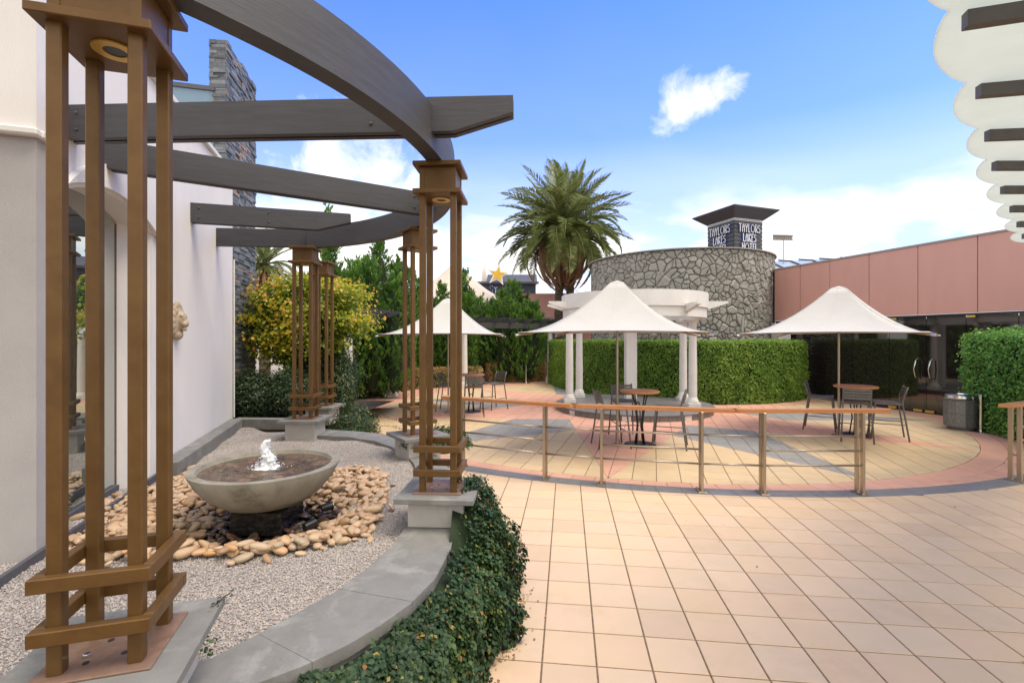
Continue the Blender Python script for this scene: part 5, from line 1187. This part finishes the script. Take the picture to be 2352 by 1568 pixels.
def arcp(cx, cy, rx, ry, a, b, n=8): return [(cx+rx*math.cos(R(a+(b-a)*i/n)), cy+ry*math.sin(R(a+(b-a)*i/n))) for i in range(n+1)]
GL = {'T': (.62, [[(0, 1), (.62, 1)], [(.31, 1), (.31, 0)]]), 'A': (.55, [[(.02, 0), (.02, .55), (.14, .9), (.275, 1), (.41, .9), (.53, .55), (.53, 0)], [(.02, .62), (.53, .62)]]),
      'Y': (.6, [[(0, 1), (.3, .42), (.6, 1)], [(.3, .42), (.3, 0)]]), 'L': (.42, [[(.03, 1), (.03, 0), (.42, 0)]]), 'O': (.95, [arcp(.475, .5, .46, .5, 0, 360, 20)]),
      'R': (.52, [[(.03, 0), (.03, 1), (.25, 1)]+arcp(.25, .74, .24, .26, 90, -90, 7)+[(.03, .48)], [(.2, .48), (.52, 0)]]),
      'S': (.5, [arcp(.26, .76, .22, .23, 35, 270, 8)+arcp(.24, .27, .23, .26, 90, -150, 8)]), 'K': (.52, [[(.03, 0), (.03, 1)], [(.5, 1), (.05, .6), (.52, 0)]]),
      'E': (.44, [[(.44, 1), (.03, 1), (.03, 0), (.44, 0)], [(.03, .62), (.36, .62)]]), 'H': (.55, [[(.03, 0), (.03, 1)], [(.52, 0), (.52, 1)], [(.03, .62), (.52, .62)]])}
def word(txt, h, M, parent, depth=.07, sw=.046, xs=.62, front=m_letter, back=m_blue):
    tw = sum(GL[c][0]*xs+.16 for c in txt)-.16; x = -tw*h/2
    for c in txt:
        w_, strokes = GL[c]; f_ = MB(); b_ = MB()
        for st in strokes:
            for p, q in zip(st[:-1], st[1:]):
                P_, Q_ = Vector((x+p[0]*h*xs, 0, p[1]*h)), Vector((x+q[0]*h*xs, 0, q[1]*h)); e = (Q_-P_).normalized()*sw*.35
                for mbx, y0, y1, ww in ((f_, -depth-.012, -depth, sw), (b_, -depth+.001, 0, sw*.9)):
                    a_, c_ = P_-e, Q_+e; d_ = (c_-a_).normalized(); n_ = Vector((-d_.z, 0, d_.x))*ww/2
                    mbx.add([a_+n_+Vector((0, y0, 0)), c_+n_+Vector((0, y0, 0)), c_-n_+Vector((0, y0, 0)), a_-n_+Vector((0, y0, 0)), a_+n_+Vector((0, y1, 0)), c_+n_+Vector((0, y1, 0)), c_-n_+Vector((0, y1, 0)), a_-n_+Vector((0, y1, 0))], [(3, 2, 1, 0), (4, 5, 6, 7), (0, 1, 5, 4), (2, 3, 7, 6), (1, 2, 6, 5), (3, 0, 4, 7)], M)
        o = f_.build('letter', front, parent); b_.build('letter_side', back, o); x += (w_*xs+.16)*h
for k, t in enumerate(('TAYLORS', 'LAKES', 'HOTEL')):
    zb = 7.30-k*.485; h = .39
    word(t, h, Matrix.Translation((LS*.49, -.012, zb)), stw)
    word(t, h, Matrix.Translation((-.012, LS*.50, zb)) @ Matrix.Rotation(-PI/2, 4, 'Z'), stw)

# ================================================================== BACKGROUND BUILDINGS
# far pink fascia behind the palm
fb = empty('far_pink_building', (4, 27, 0), 0, 'low pink panelled building with a grey ledge behind the palm trunk', 'building')
mb = MB(); mb.box((0, .2, 3.7), (9.5, .3, 1.5)); mb.build('fascia', m_panel, fb)
mb = MB(); mb.box((-1.6, -.1, 3.0), (5.0, .8, .16)); mb.build('ledge', m_slat, fb)
mb = MB(); mb.box((0, .4, 1.5), (9.5, .3, 2.9)); mb.build('wall', m_panel, fb)
# grey rendered wall and slatted gate behind the tall hedge
gw = empty('grey_wall', (.6, 24.5, 0), 0, 'grey rendered wall behind the broad conifer', 'wall')
mb = MB(); mb.box((.9, 0, 1.25), (3.6, .3, 2.5)); mb.build('wall_face', mat('grey_render', (.33, .31, .30), rough=.85), gw)
sg = empty('slatted_gate', (1.05, 22.9, 0), 0, 'weathered vertical slat screen right of the broad conifer', 'screen')
for k in range(8):
    mb = MB(); mb.box((-.05+k*.15, 0, .97), (.11, .03, 1.86), bev=.004); mb.build('slat', m_slat, sg)
mb = MB(); mb.box((.48, .03, .5), (1.2, .04, .08)); mb.box((.48, .03, 1.5), (1.2, .04, .08)); mb.build('crossbar', m_slat, sg)
# slate-clad gateway
gt = empty('slate_gateway', (-1.3, 23.6, 0), 0, 'slate clad entrance with a dark doorway behind the left umbrella', 'gateway'); it = []
for (x0, x1, z0, z1) in ((-2.6, -.55, 0, 2.7), (.0, .62, 0, 2.25), (-.55, .62, 2.25, 2.7)):
    z = z0
    while z < z1:
        s = x0
        while s < x1:
            L = random.uniform(.15, .45); e = min(s+L, x1); pr_ = random.uniform(0, .04)
            def fn(mb, s=s, e=e, z=z, pr_=pr_): mb.box(((s+e)/2, -pr_/2, z+.04), (e-s-.012, .12+pr_, .07))
            it.append(((e-s) if s > -.7 else 0, fn, 0, random.random()*.8)); s = e
        z += .08
pieces(gt, 'slate_stone', 'slate_courses', it, [m_slat if False else m_slate], 120)
mb = MB(); mb.box((-.27, .25, 1.15), (.6, .1, 2.3)); mb.box((-1, .12, 1.3), (3.3, .08, 2.6)); mb.build('dark_recess', m_grate, gt)
hz_ = empty('garden_hose', (-.02, 22.6, .9), 0, 'green coiled garden hose hanging beside the broad conifer', 'hose')
mb = MB()
for k in range(5): mb.tube([(.16*math.cos(t)+.02*k, -.03*k, .02*k+.28*math.sin(t)) for t in np.linspace(0, 6.28, 17)], .022, 6)
mb.build('coil', mat('green_plastic', (.01, .26, .17), rough=.4), hz_)
# beige peaked roof pavilion
tp = empty('peaked_pavilion', (-3.4, 28.5, 0), .3, 'pavilion with a tall beige peaked roof behind the conifers', 'pavilion')
mb = MB(); n = 12; vs = []; fs = []
prof = [(3.9, 3.72), (3.0, 4.15), (2.0, 4.75), (1.1, 5.45), (.35, 6.15), (.2, 6.3)]
mb.lathe(prof, n); mb.build('roof', m_beige, tp)
mb = MB(); mb.lathe([(3.7, 3.55), (3.98, 3.55), (3.98, 3.73), (3.7, 3.73)], n); mb.build('gutter', m_gutter, tp)
mb = MB(); mb.lathe([(3.3, 0), (3.3, 3.6)], n); mb.build('wall', mat('tan_wall', (.28, .19, .13), rough=.8), tp)
mb = MB(); mb.lathe([(.22, 6.25), (.22, 6.42), (.3, 6.43), (.3, 6.5), (0, 6.52)], 12); mb.build('finial', m_beige, tp)
# dark building with star sign
sbd = empty('star_sign_building', (-1.3, 34, 0), 0, 'dark building with curved roof, blue lettering and a yellow star sign', 'building')
mb = MB(); mb.box((1.0, 1.5, 2.95), (4.0, 3, 5.7)); mb.build('wall', mat('navy_wall', (.035, .045, .075), rough=.5), sbd)
mb = MB(); n = 8; vs = [(x, y, z) for x in (-.5, 3.1) for y, z in [(-.15+3.2*i/n, 5.9+.75*math.sin(PI*i/n)) for i in range(n+1)]]
mb.add(vs, [(i, i+1, n+2+i, n+1+i)[::-1] for i in range(n)]+[tuple(range(n+1)), tuple(range(2*n+1, n, -1))]); mb.build('curved_roof', m_charc, sbd)
mb = MB(); mb.box((1.0, -.1, 5.85), (4.4, .4, .14)); mb.build('cornice', m_charc, sbd)
neon = bpy.data.materials.new('blue_neon'); neon.use_nodes = True; b = neon.node_tree.nodes['Principled BSDF']; b.inputs['Base Color'].default_value = (.45, .62, .95, 1)
GL['t'] = (.5, [[(0, .72), (.5, .72)], [(.25, .72), (.25, 0)]])
word('St', .55, Matrix.Translation((-.02, -.02, 5.12)), sbd, .06, .055, .8, neon, m_blue)
sg2 = empty('star_sign', (-1.0, 33.6, 6.40), 0, 'yellow five pointed star sign with white outline in front of the dark curved roof', 'sign')
def star(R_, r_, y0, y1, mb):
    P = [((R_ if k % 2 == 0 else r_)*math.sin(PI*k/5+.15), (R_ if k % 2 == 0 else r_)*math.cos(PI*k/5+.15)) for k in range(10)][::-1]
    mb.add([(x, y, z) for y in (y0, y1) for x, z in P]+[(0, y0, 0)], [(k, (k+1) % 10, 20)[::-1] for k in range(10)]+[(k, k+10, (k+1) % 10+10, (k+1) % 10)[::-1] for k in range(10)])
mb = MB(); star(.85, .34, -.02, .06, mb); mb.build('outline', m_letter, sg2)
mb = MB(); star(.58, .235, -.06, -.021, mb); mb.build('star', mat('yellow_face', (.85, .50, .03), rough=.4), sg2)
mb = MB()
for k in range(5): mb.tube([(-.9+.1*k, .3, 5.4), (-.82+.06*k, .3, 7.0+.25*(2-abs(k-2)))], [.05, .01], 5)
mb.build('spire', m_beige, sbd)
# pale building glimpsed through foliage at the left
pw = empty('white_wall', (-8.5, 21, 0), 0, 'pale rendered wall glimpsed through the maple and conifers', 'wall')
mb = MB(); mb.box((0, 0, 1.4), (9, .3, 2.8)); mb.build('wall_face', m_stucco, pw)

# ================================================================== SCALLOPED CANOPY, TOP RIGHT
cusp_u = [(2120, -155), (2180.3, 36.3), (2220.9, 199.4), (2247, 301.7), (2267.7, 372), (2289, 428.4), (2311.5, 473), (2328.4, 509), (2341, 537), (2351, 560)]
ZC = 3.45; cus = []
for u, v in cusp_u: Y = FPX*(ZC-EYE)/(HZ-v); cus.append(Vector(((u-1176)/FPX*Y, Y, ZC)))
cn_ = empty('scalloped_canopy', (cus[2].x+1, cus[2].y, 0), 0, 'translucent white canopy with scalloped edge and dark joists, top right of the photo', 'canopy'); cno = Vector(cn_.location)
m_poly = mat('opal_sheet', (.82, .86, .82), (.78, .82, .78), rough=.45, scale=3, trans=.6, bump=.1, bscale=200)
m_joist = mat('canopy_joist', (.10, .095, .09), (.12, .11, .105), rough=.5)
ends = []
for i, c in enumerate(cus):
    th = math.radians(-22+22*min(1, i/4)); ends.append(Vector((math.cos(th), math.sin(th), 0)))
for i in range(len(cus)-1):
    a, b_ = cus[i], cus[i+1]; mid = (a+b_)/2; d = (b_-a); nn = Vector((-d.y, d.x, 0)).normalized(); nn = nn if nn.x < 0 else -nn; L = d.length; mb = MB(off=cno); n = 16; vs = []
    for k in range(n+1):
        t = k/n; bulge = .105*L*max(0, math.sin(PI*t))**.75; vs.append(a.lerp(b_, t)+nn*bulge+Vector((0, 0, .02)))
    for k in range(n+1):
        t = k/n; vs.append((a+ends[i]*3.2).lerp(b_+ends[i+1]*3.2, t)+Vector((0, 0, .02)))
    vs2 = [v+Vector((0, 0, .012)) for v in vs]; m_ = len(vs)
    mb.add(vs+vs2, [(k, k+1, n+2+k, n+1+k) for k in range(n)]+[(m_+k, m_+n+1+k, m_+n+2+k, m_+k+1) for k in range(n)]+[(k, m_+k, m_+k+1, k+1) for k in range(n)]); mb.build('roof_sheet', m_poly, cn_, smooth='auto')
for i, c in enumerate(cus):
    mb = MB(off=cno); mb.bar(c+ends[i]*.06+Vector((0, 0, -.035)), c+ends[i]*3.1+Vector((0, 0, -.035)), .05, .075); mb.build('joist', m_joist, cn_)
